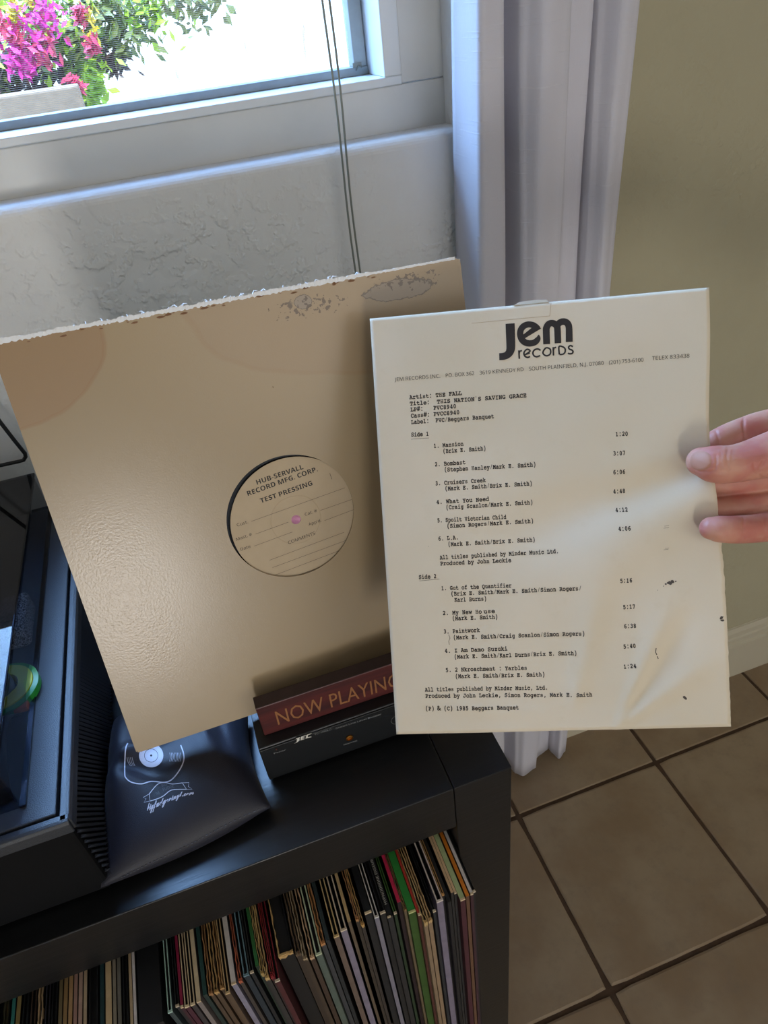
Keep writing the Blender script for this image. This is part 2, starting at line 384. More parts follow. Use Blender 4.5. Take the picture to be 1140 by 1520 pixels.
for px, py, rd, mi in ((65, 18, .055, 0), (50, 50, .06, 0), (64, 66, .05, 1), (26, 90, .042, 0), (40, 95, .035, 0), (10, 48, .045, 1), (112, 127, .022, 1), (137, 66, .022, 1), (120, 22, .02, 1)):
    mb = MB(); leafblob(mb, onY(px, py, 2.68), rd, 90, .016, (.9, .6, 1)); tag(mb.build('flower_cluster', PINK[mi], bush), kind='stuff')
for px, py in ((26, 12), (22, 24), (133, 22), (137, 52), (50, 1)):
    mb = MB(); leafblob(mb, onY(px, py, 2.68), .022, 30, .012); mb.build('yellow_flower', YEL, bush)
# ------------------------------------------------------------------ curtain
def curtain():
    top = [(700, .0), (708, 1), (745, .95), (752, .55), (758, .1), (772, .1), (778, .85), (800, 1.15), (840, 1.0), (850, .7), (862, .62), (893, .55), (900, .15), (906, .6), (925, .95), (950, .8), (960, .1)]
    bot = [(703, .0), (709, 1), (744, .95), (748, .5), (754, .1), (768, .1), (774, .85), (790, 1.1), (822, 1.0), (830, .6), (842, .5), (866, .45), (870, .1), (874, .6), (885, .95), (905, .8), (912, .1)]
    def xs(lst, py, Y): return [onY(px, py, Y).x for px, _ in lst]
    xt = xs(top, 0, .715); xb = xs(bot, 445, .715); zt = onY(830, 0, .715).z; zb = onY(830, 445, .715).z
    n = len(top); rings = []
    for zi in range(70):
        z = 2.42-(2.42-.02)*zi/69; f = (zt-z)/(zt-zb); f = max(-.6, min(2.2, f))
        pts = []
        for i in range(n):
            x = xt[i]+(xb[i]-xt[i])*f; d = top[i][1]+(bot[i][1]-top[i][1])*max(0, min(1, f))
            pts.append((x, YW-.014-.052*d))
        # smooth spline through the plan points
        out = []
        for i in range(n-1):
            p0, p1, p2, p3 = pts[max(i-1, 0)], pts[i], pts[i+1], pts[min(i+2, n-1)]
            for k in range(5):
                s = k/5
                h = lambda a, b, c, d: .5*((2*b)+(c-a)*s*.9+(2*a-5*b+4*c-d)*s*s*.9+(3*b-a-3*c+d)*s**3*.9)+(.1*((1-s)*b+s*c)-.1*b if False else 0)
                x = p1[0]+(p2[0]-p1[0])*s; y = p1[1]+(p2[1]-p1[1])*(s*s*(3-2*s)); out.append((x, y))
        out.append(pts[-1])
        wv = .0025*math.sin(z*9); hem = 0
        ring = []
        for j, (x, y) in enumerate(out):
            ring.append((x+wv*.5, y+.002*math.sin(z*13+j*.35), z))
        rings.append(ring)
    mb = MB(); mb.loft(rings, caps=False, close=False); 
    m = mat('white_linen', (230, 229, 234), .9); t = m.node_tree; b = t.nodes['Principled BSDF']; o = objc(t)
    a = noi(t, o, 90, 2, .5, (.12, .12, 6)); c = noi(t, o, 900, 1, .5, (1, 1, .3)); slub = noi(t, o, 30, 3, .6, (.5, .5, 14)).smooth(.62, .72)
    bump(t, b, a*.6+c*.4+slub*.8, .5, .0008)
    t.links.new(mixc(t, slub*.35, lin((216, 214, 222)), lin((234, 233, 238))), b.inputs['Base Color'])
    tl = t.nodes.new('ShaderNodeBsdfTranslucent'); tl.inputs[0].default_value = (.7, .7, .75, 1); mx = t.nodes.new('ShaderNodeMixShader'); mx.inputs[0].default_value = .2
    t.links.new(b.outputs[0], mx.inputs[1]); t.links.new(tl.outputs[0], mx.inputs[2]); t.links.new(mx.outputs[0], t.nodes['Material Output'].inputs[0])
    ob = mb.build('curtain', m, smooth=True)
    so = ob.modifiers.new('thick', 'SOLIDIFY'); so.thickness = .0012
    return tag(ob, 'long white linen curtain hanging in folds beside the window', 'curtain')
curtain()
tag(MB().tube([(-1.25, .715, 2.43), (.75, .715, 2.43)], .011, 12).build('curtain_rod', mat('rod_metal', (60, 55, 50), .4, 1)), 'dark metal curtain rod above the window', 'curtain rod')
# ------------------------------------------------------------------ blind cord
cd = empty('blind_cord', (.198, .753, 1.0)); tag(cd, 'thin double pull cord hanging down in front of the window wall', 'cord')
CORD = mat('cord_grey', (118, 122, 112), .35, spec=.6)
for dx0, dx1 in ((-.0032, -.0020), (.0030, .0026)):
    a = onY(484, 0, .753); b = onY(531, 405, .753); dirv = (a-b)
    pts = [b+dirv*s+Vector(((dx1+(dx0-dx1)*min(1, max(0, s)))+.0008*math.sin(s*7+dx0*900), .001*math.sin(s*5), 0)) for s in [-.55+.1*i for i in range(0, 60)] if (b+dirv*s).z < 2.15]
    mb = MB().tube(pts, .0011, 8).build('cord_strand', CORD, cd, smooth=True)
# ------------------------------------------------------------------ cabinet
CT = 1.3-.51; CF = .29; CX = .151; CD = .68; CL = -.86
WOOD = mat('black_brown_laminate', (26, 26, 29), .32, spec=.46); t = WOOD.node_tree; b = t.nodes['Principled BSDF']; o = objc(t)
gr = noi(t, o, 60, 4, .6, (.35, 4, 4)); bump(t, b, gr, .25, .0006); t.links.new(mixc(t, gr.smooth(.4, .7)*.6, lin((15, 16, 18)), lin((24, 24, 25))), b.inputs['Base Color'])
cab = empty('record_cabinet', (-.35, .48, 0)); tag(cab, 'black-brown laminate open record cabinet standing on the tile floor', 'cabinet')
FB = CT-.0574
MB().box((CL+.0505, CF, FB), (CX-.0505, CD, CT)).build('top_panel', WOOD, cab, bevel=.0008)
MB().box((CX-.05, CF, 0), (CX, CD, CT)).build('side_panel', WOOD, cab, bevel=.0008)
MB().box((CL, CF, 0), (CL+.05, CD, CT)).build('side_panel', WOOD, cab, bevel=.0008)
SH = 1.3-.607-.317
MB().box((CL+.05, CF, SH-.03), (CX-.05, CD-.006, SH)).build('shelf', WOOD, cab, bevel=.0006)
MB().box((CL+.05, CF, 0), (CX-.05, CD-.006, .05)).build('shelf', WOOD, cab, bevel=.0006)
MB().box((CL+.05, CD-.006, 0), (CX-.05, CD-.0005, FB)).build('back_panel', WOOD, cab)
# ------------------------------------------------------------------ records on the shelf
INSIDE = mat('dark_sleeve_inside', (22, 22, 24), .7)
def rec_mat(c, rough=.55): return mat('card_%d_%d_%d' % c, c, rough, var=.22, vs=55)
CREAM = (222, 198, 160); TANE = (196, 158, 104); WHT = (226, 218, 214); BLK = (24, 25, 28); AQUA = (176, 208, 196); LAV = (150, 140, 160)
LED = []   # (px left, px right, corner py, top colour, spine colour, style, words)
def R_(*a): LED.append(a)
R_(706, 713, 1322, (60, 58, 58), BLK, 'u', 'black')
R_(698, 705, 1328, WHT, (74, 40, 50), 'solid', 'white topped maroon')
R_(691.5, 697, 1331, (226, 132, 36), (120, 84, 58), 'solid', 'bright orange')
R_(683, 691, 1337, (186, 202, 146), (84, 34, 46), 'solid', 'pale green topped')
R_(674, 679, 1326, (224, 188, 146), (60, 58, 58), 'solid', 'cream and grey')
R_(670.5, 673.4, 1325, (222, 186, 144), (62, 60, 58), 'solid', 'thin cream')
R_(664.5, 670, 1340, (34, 34, 34), (28, 28, 30), 'solid', 'thin black')
R_(657, 663, 1328, (206, 154, 92), (34, 32, 32), 'u', 'tan edged black')
R_(647.5, 659, 1339, (224, 208, 196), LAV, 'wide', 'white open mouthed lavender')
R_(642.5, 647, 1353, BLK, (44, 48, 54), 'u', 'narrow black')
R_(635, 641.5, 1366, (206, 172, 120), (168, 140, 108), 'torn', 'torn cream')
R_(628.5, 634.5, 1369, (200, 168, 112), (160, 134, 104), 'torn', 'ragged tan')
R_(621.5, 626.5, 1358, (190, 60, 44), (110, 60, 48), 'solid', 'thin red')
R_(606, 618.5, 1356, (52, 148, 62), (66, 104, 34), 'wide1', 'bright green wide')
R_(599.5, 603, 1349, (150, 120, 74), (140, 120, 90), 'torn', 'scuffed tan')
R_(589.5, 595.5, 1340, (214, 44, 84), (60, 40, 44), 'solid', 'crimson')
R_(584.5, 589, 1356, (88, 136, 62), (40, 66, 38), 'u', 'thin green')
R_(575, 583.5, 1362, (20, 21, 24), (44, 44, 46), 'text', 'black lettered')
R_(564, 573.5, 1356, (30, 32, 36), (44, 44, 44), 'u', 'wide black')
R_(555.5, 562.5, 1362, (216, 210, 200), (148, 144, 158), 'u', 'white edged lavender')
R_(541, 552, 1357, (28, 30, 32), (36, 38, 40), 'wide1', 'dull black')
R_(535.5, 540.5, 1372, (206, 162, 98), (66, 58, 52), 'torn', 'torn tan')
R_(527, 533, 1364, (190, 140, 92), (84, 72, 60), 'torn', 'brown topped')
R_(516, 521, 1369, (214, 182, 130), (120, 102, 82), 'solid', 'beige')
R_(505, 515, 1382, (226, 206, 178), LAV, 'wide', 'cream open mouthed lavender')
R_(495, 503.5, 1391, (222, 190, 134), (124, 104, 92), 'u', 'cream edged taupe')
R_(483.5, 489.5, 1397, (52, 64, 66), (40, 46, 50), 'solid', 'dark teal')
R_(475, 482.5, 1400, (196, 138, 84), (74, 76, 80), 'torn', 'rust stained')
R_(468, 478, 1418, (198, 208, 176), (98, 112, 102), 'u', 'pale green edged')
R_(459, 466.5, 1421, (206, 170, 132), (78, 58, 44), 'torn', 'frayed pinkish tan')
R_(449, 456, 1422, (170, 150, 120), (82, 66, 50), 'torn', 'frayed grey-brown')
R_(438, 446.5, 1416, (112, 90, 66), (74, 60, 48), 'torn', 'worn brown')
R_(412, 436, 1420, BLK, (20, 20, 22), 'box', 'thick black torn')
R_(408, 415.5, 1457, (132, 32, 38), (92, 34, 40), 'u', 'dark red')
R_(401, 406.5, 1449, (150, 44, 46), (60, 42, 44), 'torn', 'scuffed red')
R_(393, 399.5, 1451, (208, 172, 112), (60, 58, 56), 'torn', 'ragged cream')
R_(386.5, 391.5, 1444, (190, 160, 100), (46, 44, 46), 'torn', 'thin ragged tan')
R_(379, 384.5, 1435, (54, 116, 60), (44, 70, 54), 'solid', 'grass green')
R_(371, 376.5, 1444, (60, 62, 60), (36, 38, 42), 'u', 'thin white edged black')
R_(361, 370, 1449, (110, 140, 150), (44, 56, 68), 'u', 'blue-grey')
R_(353.5, 359, 1455, (186, 100, 70), (82, 72, 66), 'torn', 'brick red')
R_(343, 351, 1462, (226, 216, 208), (164, 158, 178), 'solid', 'chalk white')
R_(334.5, 341.5, 1475, (208, 176, 128), (110, 88, 66), 'u', 'plain tan')
R_(326, 332.5, 1466, (186, 142, 90), (104, 80, 58), 'torn', 'curled brown')
R_(317.5, 324.5, 1472, (200, 160, 100), (100, 78, 56), 'torn', 'shredded tan')
R_(309.5, 315.5, 1474, (174, 128, 84), (96, 76, 58), 'torn', 'shredded brown')
R_(301, 307.5, 1478, (40, 76, 72), (40, 60, 56), 'solid', 'bottle green')
R_(291.5, 298.5, 1488, (222, 200, 162), (150, 138, 134), 'solid', 'first cream')
R_(282.5, 289.5, 1492, (222, 200, 162), (70, 62, 66), 'u', 'second cream')
R_(274, 281, 1495, (222, 200, 162), (90, 40, 56), 'u', 'third cream')
R_(268, 272.5, 1496, (150, 30, 66), (80, 34, 48), 'solid', 'wine red')
R_(260.5, 266, 1494, (34, 36, 36), (40, 40, 44), 'u', 'black cream tipped')
R_(249, 256, 1503, AQUA, (70, 84, 86), 'u', 'pale aqua')
R_(206, 245, 1548, (22, 23, 27), (24, 25, 30), 'block', 'thick black box set')
R_(200.5, 204, 1530, WHT, (80, 80, 80), 'solid', 'thin white')
R_(194.5, 198.5, 1533, (196, 170, 134), (80, 80, 80), 'solid', 'narrow beige')
R_(184, 192, 1536, BLK, BLK, 'u', 'dark')
R_(175.5, 181.5, 1539, (120, 116, 106), BLK, 'solid', 'grey')
R_(168.5, 174, 1542, (150, 140, 122), BLK, 'solid', 'grey-beige')
R_(157, 167, 1545, (214, 186, 142), BLK, 'solid', 'broad cream')
R_(148.5, 155.5, 1548, (34, 66, 70), BLK, 'solid', 'deep teal')
R_(131, 146, 1551, BLK, BLK, 'u', 'broad black')
R_(123, 128.5, 1557, (196, 172, 140), BLK, 'solid', 'light beige')
R_(115, 121.5, 1560, (190, 158, 140), BLK, 'solid', 'pinkish beige')
R_(107.5, 113.5, 1562, (178, 140, 126), BLK, 'solid', 'dusty pink')
R_(99.5, 106, 1565, (190, 150, 104), BLK, 'solid', 'honey tan')
R_(91.5, 98, 1568, (160, 128, 84), BLK, 'solid', 'dark tan')
R_(84, 90, 1570, (124, 108, 76), BLK, 'solid', 'olive brown')
R_(73, 82, 1573, BLK, BLK, 'u', 'jet black')
R_(63, 71, 1576, (50, 46, 54), BLK, 'u', 'grey-black')
R_(51, 60, 1580, (190, 160, 122), BLK, 'torn', 'torn beige')
R_(40, 49, 1584, (70, 54, 44), BLK, 'u', 'dark brown')
R_(27, 37, 1588, (30, 34, 34), BLK, 'u', 'charcoal')
R_(17, 24, 1591, (150, 130, 80), BLK, 'solid', 'mustard')
R_(9, 15, 1594, (60, 132, 124), BLK, 'solid', 'turquoise')
R_(-4, 6, 1597, (60, 58, 40), BLK, 'torn', 'dull olive')
ORD = ['rightmost', 'second', 'third', 'fourth', 'fifth', 'sixth', 'seventh', 'eighth', 'ninth', 'tenth']
def ordw(i):
    tens = ['', 'ten', 'twenty', 'thirty', 'forty', 'fifty', 'sixty', 'seventy']; on = ['', 'one', 'two', 'three', 'four', 'five', 'six', 'seven', 'eight', 'nine']
    teen = ['ten', 'eleven', 'twelve', 'thirteen', 'fourteen', 'fifteen', 'sixteen', 'seventeen', 'eighteen', 'nineteen']
    n = i+1
    return on[n] if n < 10 else teen[n-10] if n < 20 else tens[n//10]+('-'+on[n % 10] if n % 10 else '')
ZR = 1.3-.607; HR = .315
for i, (pl_, pr_, py, ct, cs, st, words) in enumerate(LED):
    a = onZ(pl_, py, ZR); b = onZ(pr_, py-.35*(pr_-pl_), ZR); x0, x1 = a.x, b.x; yf = a.y
    if i == 0: PREV = CX-.0506
    x1 = min(x1, PREV-.0002); x0 = min(x0, x1-.0022)
    if i > 52: yf = .250+.004*math.sin(i*2.3)
    th = max(.0021, (x1-x0)*.9); xm = (x0+x1)/2; PREV = xm-th/2
    lean = 0.0
    Mw = Matrix.Translation((xm, yf, ZR)) @ Matrix.Rotation(-lean, 4, 'Y')
    t = empty('record_sleeve', Mw.translation); 
    lab = '%s record sleeve, %s from the right on the shelf' % (words, ordw(i))
    tag(t, lab, 'record sleeve', 'records on the cabinet shelf')
    cs = tuple(int(x*.84) for x in cs); cm = rec_mat(cs); tm = rec_mat(ct); h = th/2; D = .312; bd = min(.0011, h*.45)
    hh = min(HR, (ZR-SH)/math.cos(lean)-.002-h*math.sin(lean))
    # cover: spine and two boards as one folded card, colour of the spine
    cov = MB(); cov.box((-h, 0, -hh), (h, .0012, -.0004)); cov.box((-h, .0012, -hh), (-h+bd, D, -.0004)); cov.box((h-bd, .0012, -hh), (h, D, -.0004))
    cov.build('cover', cm, t, mw=Mw)
    rnd = random.Random(i)
    ed = MB(); em = tm
    edgecol = {'u': ct, 'wide': ct, 'wide1': ct}.get(st, ct)
    if st in ('solid', 'block', 'text', 'wide1'):
        ed.box((-h, .0, -.0005), (h, D, .0)) if st != 'text' else ed.box((-h, 0, -.0005), (h, D, 0))
        ed.build('top_edge', em, t, mw=Mw)
        if st in ('wide1',) or (st == 'solid' and rnd.random() < .5):
            e2 = MB().box((-h, -.0004, -.0012), (h, .0012, .0006)); e2.build('spine_end', rec_mat(CREAM if st != 'wide1' or i > 15 else (214, 216, 150)), t, mw=Mw)
    elif st in ('u', 'wide'):
        light = ct if sum(ct) > 300 else (206, 190, 164)
        k = bd
        ed.box((-h, 0, -.0004), (-h+k, D, .0003)); ed.box((h-k, 0, -.0004), (h, D, .0003)); ed.build('top_edge', tm, t, mw=Mw)
        mb = MB()
        mb.box((-h-.0001, -.0006, -.0014), (h+.0001, .0010, .0005)); mb.build('spine_end', rec_mat(light), t, mw=Mw)
        MB().box((-h+k, .002, -.02), (h-k, D, -.0035 if st == 'u' else -.008)).build('inner_sleeve', INSIDE, t, mw=Mw)
    elif st in ('torn', 'box'):
        k = bd if st == 'torn' else .0009
        for sg in (-1, 1):
            ring = []; N = 46
            L = []; 
            for q in range(N+1):
                y = D*(q/N)**1.6; j = rnd.uniform(-1, 1)*.0008; j2 = rnd.uniform(.2, 1)*.0012
                xc = sg*(h-k*.8)+j*(.6 if st == 'torn' else .4)
                wv = k*rnd.uniform(.5, 1.5)
                ring.append([(xc-wv/2, y, -.003), (xc+wv/2, y, -.003), (xc+wv/2, y, j2*.8), (xc-wv/2, y, j2*.6)])
            if st == 'torn' or sg == -1: ed.loft(ring)
        # ragged end flap over the spine
        for lay in range(3):
            n = 9; pts = []
            zz = -.004-.006*rnd.random() if st == 'torn' else -.007
            for q in range(n): pts.append((-h+2*h*q/(n-1), -.0006-lay*.0004, rnd.uniform(-.0005, .0015)))
            for q in range(n-1, -1, -1): pts.append((-h*.95+1.9*h*q/(n-1), -.0006-lay*.0004, zz*(1-.28*lay)*rnd.uniform(.35, 1)))
            ed.prism(pts, (0, .0016, 0))
        ed.build('torn_edge', rec_mat(ct if st == 'torn' else (206, 168, 110)), t, mw=Mw)
        MB().box((-h+k*1.6, .002, -.03), (h-k*1.6, D, -.002)).build('inner_sleeve', INSIDE if st == 'box' or rnd.random() < .6 else rec_mat((120, 92, 60)), t, mw=Mw)
    if st == 'text':
        tx = MB(); f = lambda u, v: (v, u, .0004)
        write(tx, 'HYPNODRONE ENSEMBLE', MATHF, f, (.010, .0009), (.054, .0009), .0021)
        tx.build('lettering', mat('print_white', (210, 206, 196), .6), t, mw=Mw)
        MB().box((-h-.0001, -.0005, -.0008), (h*.2, .0009, .0003)).build('spine_end', rec_mat(CREAM), t, mw=Mw)
    if words == 'pale green topped':
        tx = MB(); write(tx, 'VARIOUS SINGLES', INTER, lambda u, v: (v, -.0004, -u), (.012, .0008), (.075, .0008), .0018)
        tx.build('lettering', mat('print_white', (210, 206, 196), .6), t, mw=Mw) if False else None
# ------------------------------------------------------------------ record player
PL, PF, PB, PT = -.62, .308, .70, 1.3-.41
BLKT = mat('black_textured_plastic', (44, 48, 54), .42, bmp=.35, bs=1400, spec=.6)
GLB = mat('black_gloss_plastic', (14, 15, 18), .12, spec=.6)
MATB = mat('black_matt_plastic', (13, 14, 16), .6, spec=.12)
rp = empty('record_player', (-.38, .5, CT)); tag(rp, 'black record player with a closed smoked dust cover on the cabinet', 'record player')
XR = -.159
MB().box((PL, PF+.002, CT+.004), (XR-.002, PB, PT-.006)).build('plinth', MATB, rp, bevel=.003)
MB().box((PL, PF+.0065, PT-.006), (XR-.0072, PB, PT)).build('deck_plate', BLKT, rp, bevel=.001)
mb = MB(); rim = [(0, -.012), (.0022, -.012), (.0022, -.003), (.0012, -.0006), (-.001, 0), (-.0048, 0), (-.0048, -.008), (0, -.008)]
mb.prism([(XR+x, PF, PT+z) for x, z in rim], (0, PB-PF, 0)); mb.prism([(PL, PF-.0005+(-x)*1.0, PT+z) for x, z in rim], (XR+.001-PL, 0, 0)); mb.build('deck_rim', BLKT, rp, bevel=.0006)
# diagonal ribs on the right side
mb = MB(); sl = .62; z0, z1 = CT+.006, PT-.013
y = PF-.06
while y < PB-.004:
    a, b = y, y+(z1-z0)*sl; ya, yb_, za, zb_ = b, a, z0, z1    # bottom is further back
    # clip to the plinth
    if yb_ < PF+.004: k = (PF+.004-yb_)/(ya-yb_); zb_ = z1-(z1-z0)*k; yb_ = PF+.004
    if ya > PB-.002: k = (PB-.002-yb_)/(ya-yb_); za = zb_-(zb_-z0)*k; ya = PB-.002
    if za < zb_-.002:
        p, q = Vector((XR-.001, yb_, zb_)), Vector((XR-.001, ya, za)); n = Vector((0, .0013, 0))
        mb.add([p-n, p+n, q+n, q-n, p+Vector((.0022, 0, 0)), q+Vector((.0022, 0, 0))], [(0, 4, 5, 3), (4, 1, 2, 5), (0, 1, 4), (3, 5, 2)])
    y += .0042
tag(mb.build('ribbed_side', mat('ribbed_plastic', (58, 63, 74), .3, spec=.8), rp), kind='stuff')
for x in (PL+.04, -.21):
    for yy in (PF+.04, PB-.04): MB().lathe([(.012, 0), (.012, .006)], (x, yy, CT), 20).build('foot', MATB, rp)
# platter, record and the things kept under the lid
pc = (-.40, .53, PT)
MB().lathe([(.146, 0), (.146, .012), (.140, .014), (.004, .014), (.003, .022), (0, .022)], pc, 64).build('platter', GLB, rp)
# dust cover: thin smoked panels
dm = bpy.data.materials.new('smoked_acrylic'); dm.use_nodes = True; t = dm.node_tree; t.nodes.clear()
o_ = t.nodes.new('ShaderNodeOutputMaterial'); tr = t.nodes.new('ShaderNodeBsdfTransparent'); gl = t.nodes.new('ShaderNodeBsdfGlossy'); mx = t.nodes.new('ShaderNodeMixShader'); fr = t.nodes.new('ShaderNodeFresnel')
fr.inputs[0].default_value = 1.32; gl.inputs['Roughness'].default_value = .02; tr.inputs[0].default_value = (.62, .64, .68, 1)
front_only(t, fr, mx); t.links.new(tr.outputs[0], mx.inputs[1]); t.links.new(gl.outputs[0], mx.inputs[2]); t.links.new(mx.outputs[0], o_.inputs[0])
dt = dm.copy(); dt.name = 'smoked_acrylic_top'; [setattr(n_.inputs[0], 'default_value', (.28, .29, .32, 1)) for n_ in dt.node_tree.nodes if n_.type == 'BSDF_TRANSPARENT']
LX, LF, LB, LT = -.187, .328, .695, 1.3-.365
lid = empty('dust_cover', (-.4, .5, PT)); put(lid, rp); lid.matrix_parent_inverse = Matrix.Identity(4); lid.location = Vector((-.4, .5, PT))-Vector((-.38, .5, CT)); WM[lid.name] = Matrix.Translation((-.4, .5, PT))
MB().box((PL+.03, LF, LT-.0025), (LX, LB, LT)).build('lid_top', dt, lid, bevel=.001)
mb = MB(); mb.box((LX-.0025, LF, PT+.0006), (LX, LB, LT-.0025)); mb.build('lid_side', dm, lid)
mb = MB(); mb.box((PL+.03, LF, PT+.0006), (LX-.0025, LF+.0025, LT-.0025)); mb.build('lid_side', dm, lid)
mb = MB(); mb.box((PL+.03, LB-.0025, PT+.0006), (LX-.0025, LB, LT-.0025)); mb.build('lid_side', dm, lid)
mb = MB(); mb.box((LX-.0022, LF, PT+.0001), (LX+.0018, LB, PT+.0022)); mb.build('lid_seal', GLB, lid)
# speckled brush pad, adapter ring and cloth under the lid
SPK = mat('speckled_felt', (96, 98, 104), .9); t = SPK.node_tree; b = t.nodes['Principled BSDF']
t.links.new(mixc(t, noi(t, objc(t), 900, 2, .7).smooth(.46, .54), lin((40, 42, 46)), lin((190, 190, 192))), b.inputs['Base Color'])
p = onZ(40, 920, PT+.012); mb = MB(); mb.box((p.x-.02, p.y-.022, PT+.001), (LX-.004, p.y+.028, PT+.022))
tag(mb.build('cleaning_pad', SPK, bevel=.004, seg=3), 'grey speckled cleaning pad under the smoked dust cover', 'pad')
rg = onZ(26, 1003, PT+.016)
adp = empty('adapter_ring', (rg.x-.004, rg.y, PT)); tag(adp, 'green and yellow round adapter under the smoked dust cover', 'adapter')
c = (rg.x-.014, rg.y, PT)
MB().lathe([(.026, .001), (.026, .007), (.0225, .008), (.0225, .001)], c, 40).build('outer_ring', mat('green_plastic', (40, 150, 50), .3), adp, smooth=False)
MB().lathe([(.0222, .001), (.0222, .009), (.012, .010), (.012, .001)], c, 40).build('inner_disc', mat('yellow_plastic', (200, 210, 40), .35), adp)
MB().lathe([(.0125, .001), (.0125, .021), (.009, .022), (.004, .021), (.0035, .012)], (c[0]-.003, c[1]-.002, c[2]), 32).build('hub', mat('slate_plastic', (70, 78, 100), .35), adp)
q = onZ(38, 1046, PT+.004); tag(MB().box((q.x-.010, q.y-.004, PT+.0006), (q.x+.002, q.y+.007, PT+.006)).build('wooden_tab', mat('orange_wood', (176, 92, 50), .6), bevel=.001), 'small orange-brown wooden tab lying beside the green adapter', 'tab')
# folded black cloth near the front under the lid
mb = MB(); rings = []
for i in range(25):
    a = i/24; y = .338+.075*a; ring = []
    for j in range(17):
        b_ = j/16; x = -.30+.106*b_
        hh = .002+.026*math.sin(math.pi*min(1, a*1.05))**.5*(.65+.35*math.sin(b_*math.pi))+.003*math.sin(b_*11+a*5)
        ring.append((x, y+.004*math.sin(b_*6), PT+max(.001, hh)))
    rings.append(ring)
mb.loft(rings, caps=False, close=False)
CL_ = mat('black_cloth', (26, 26, 34), .85, bmp=.2, bs=900)
clo = mb.build('black_pouch', CL_, smooth=True); clo.modifiers.new('t', 'SOLIDIFY').thickness = .001
tag(clo, 'folded black cloth pouch with a white line under the smoked dust cover', 'pouch')
mb = MB(); mb.tube([(-.232+.022*math.sin(s*.16), .350+.0027*s, PT+.030-.0012*s+.0001*s*s) for s in range(16)], .0005, 5); mb.build('white_line', mat('print_white', (210, 206, 196), .6), clo)
# bent black wire stand behind
wr = [onY(-60, 705, .745), onY(-10, 694, .745), onY(0, 691, .745), onY(28, 685, .745), onY(35, 683, .745), onY(38, 678, .745), onY(37, 673, .745), onY(20, 652, .745), onY(0, 626, .745), onY(-40, 570, .745)]
wr = [wr[0]]+wr[1:]
wr.append(wr[-1]+Vector((0, 0, -.23-.0)))
zl = wr[-1]; ws = MB().tube(wr[:-1]+[onY(-75, 560, .745), onY(-75, 640, .745), wr[0]], .0021, 10)
ws = ws.build('wire_frame', mat('black_rubber', (14, 15, 20), .5), smooth=True)
tag(ws, 'bent black wire frame with a rounded corner against the wall behind the player', 'wire')
# ------------------------------------------------------------------ level booster box and lit-up style sign
BT = 1.3-.465; BX0, BX1, BF, BBk = -.0355, .107, .352, .452
bx = empty('booster_box', ((BX0+BX1)/2, .40, CT)); tag(bx, 'small black stereo level booster box with printed front on the cabinet', 'audio box')
BM = mat('black_metal_case', (20, 22, 25), .4, bmp=.1, bs=900)
MB().box((BX0, BF, CT+.0035), (BX1, BBk, BT)).build('case', BM, bx, bevel=.001)
MB().box((BX0+.0005, BF-.0012, CT+.0045), (BX1-.0005, BF, BT-.0015)).build('front_plate', mat('black_plate', (15, 18, 21), .45), bx, bevel=.0004)
for x in (BX0+.014, BX1-.014):
    for y in (BF+.012, BBk-.014): MB().lathe([(.005, 0), (.006, .004)], (x, y, CT), 16).build('foot', MATB, bx)
PRW = mat('print_white', (210, 206, 196), .6); PRG = mat('print_grey', (140, 142, 142), .6)
fy = BF-.0014
def fxz(px, py): p = onY(px, py, fy); return (p.x, -p.z)
fm = lambda u, v: (u, fy, -v)
mb = MB(); write(mb, 'TC-780LC', INTER, fm, fxz(467, 1091.5), fxz(492, 1083.5), .0020); write(mb, 'Stereo Line Level Booster', INTER, fm, fxz(498.5, 1082.5), fxz(566, 1061), .0020)
write(mb, 'Power', INTER, fm, fxz(407, 1119.5), fxz(424, 1114), .0018); write(mb, 'Normal', INTER, fm, fxz(510.5, 1106.5), fxz(530.5, 1100), .0018)
stroke(mb, arc(fxz(590, 1068), .0055, 0, 360, 30), .0002, fm, True)
mb.build('small_lettering', PRG, bx)
mb = MB()
# bold slanted three-letter emblem
a = Vector(fxz(437.5, 1102)); b = Vector(fxz(461, 1094)); e = (b-a); L = e.length; e.normalize(); n = Vector((e.y, -e.x))
def lg(x, y): p = a+e*(x*L)+n*(y*.0042+0)+e*(y*.0012); return (p.x, p.y)
for poly in ([(-.05, -.25), (.12, -.1), (.12, .8), (.26, .8), (.30, .12), (.16, -.25)], [(.02, .8), (.30, .8), (.30, 1.0), (.06, 1.0)],
             [(.36, 0), (.62, 0), (.60, .2), (.48, .2), (.48, .4), (.60, .4), (.58, .6), (.48, .6), (.48, .8), (.64, .8), (.66, 1), (.36, 1)],
             [(.68, 0), (1.08, -.1), (.98, .14), (.82, .2), (.80, .78), (.94, .8), (1.05, 1), (.70, 1)]):
    P = [fm(*lg(*p)) for p in poly]; mb.add(P, [tuple(range(len(P)))])
mb.build('emblem', PRW, bx)
cc = onY(518.5, 1094.5, fy); ax = (Vector((1, 0, 0)), Vector((0, 0, 1)), Vector((0, -1, 0)))
MB().lathe([(.0030, 0), (.0030, .0012), (.0021, .0014), (.0019, .0004), (.0006, .0003)], cc, 24, ax).build('gold_jack', mat('brass', (190, 130, 60), .35, 1), bx)
cc = onY(410, 1112, fy); MB().lathe([(.0010, 0), (.0008, .0006), (0, .0008)], cc, 12, ax).build('power_light', mat('dim_led', (60, 20, 20), .3), bx)
SF = .362; SX0 = -.0285; SX1 = .1045; ST = 1.3-.4305
sg = empty('display_stand', ((SX0+SX1)/2, .37, BT)); tag(sg, 'dark red-brown wooden stand reading NOW PLAYING on top of the black box', 'sign')
RW = mat('red_brown_wood', (84, 34, 34), .42); t = RW.node_tree; b = t.nodes['Principled BSDF']
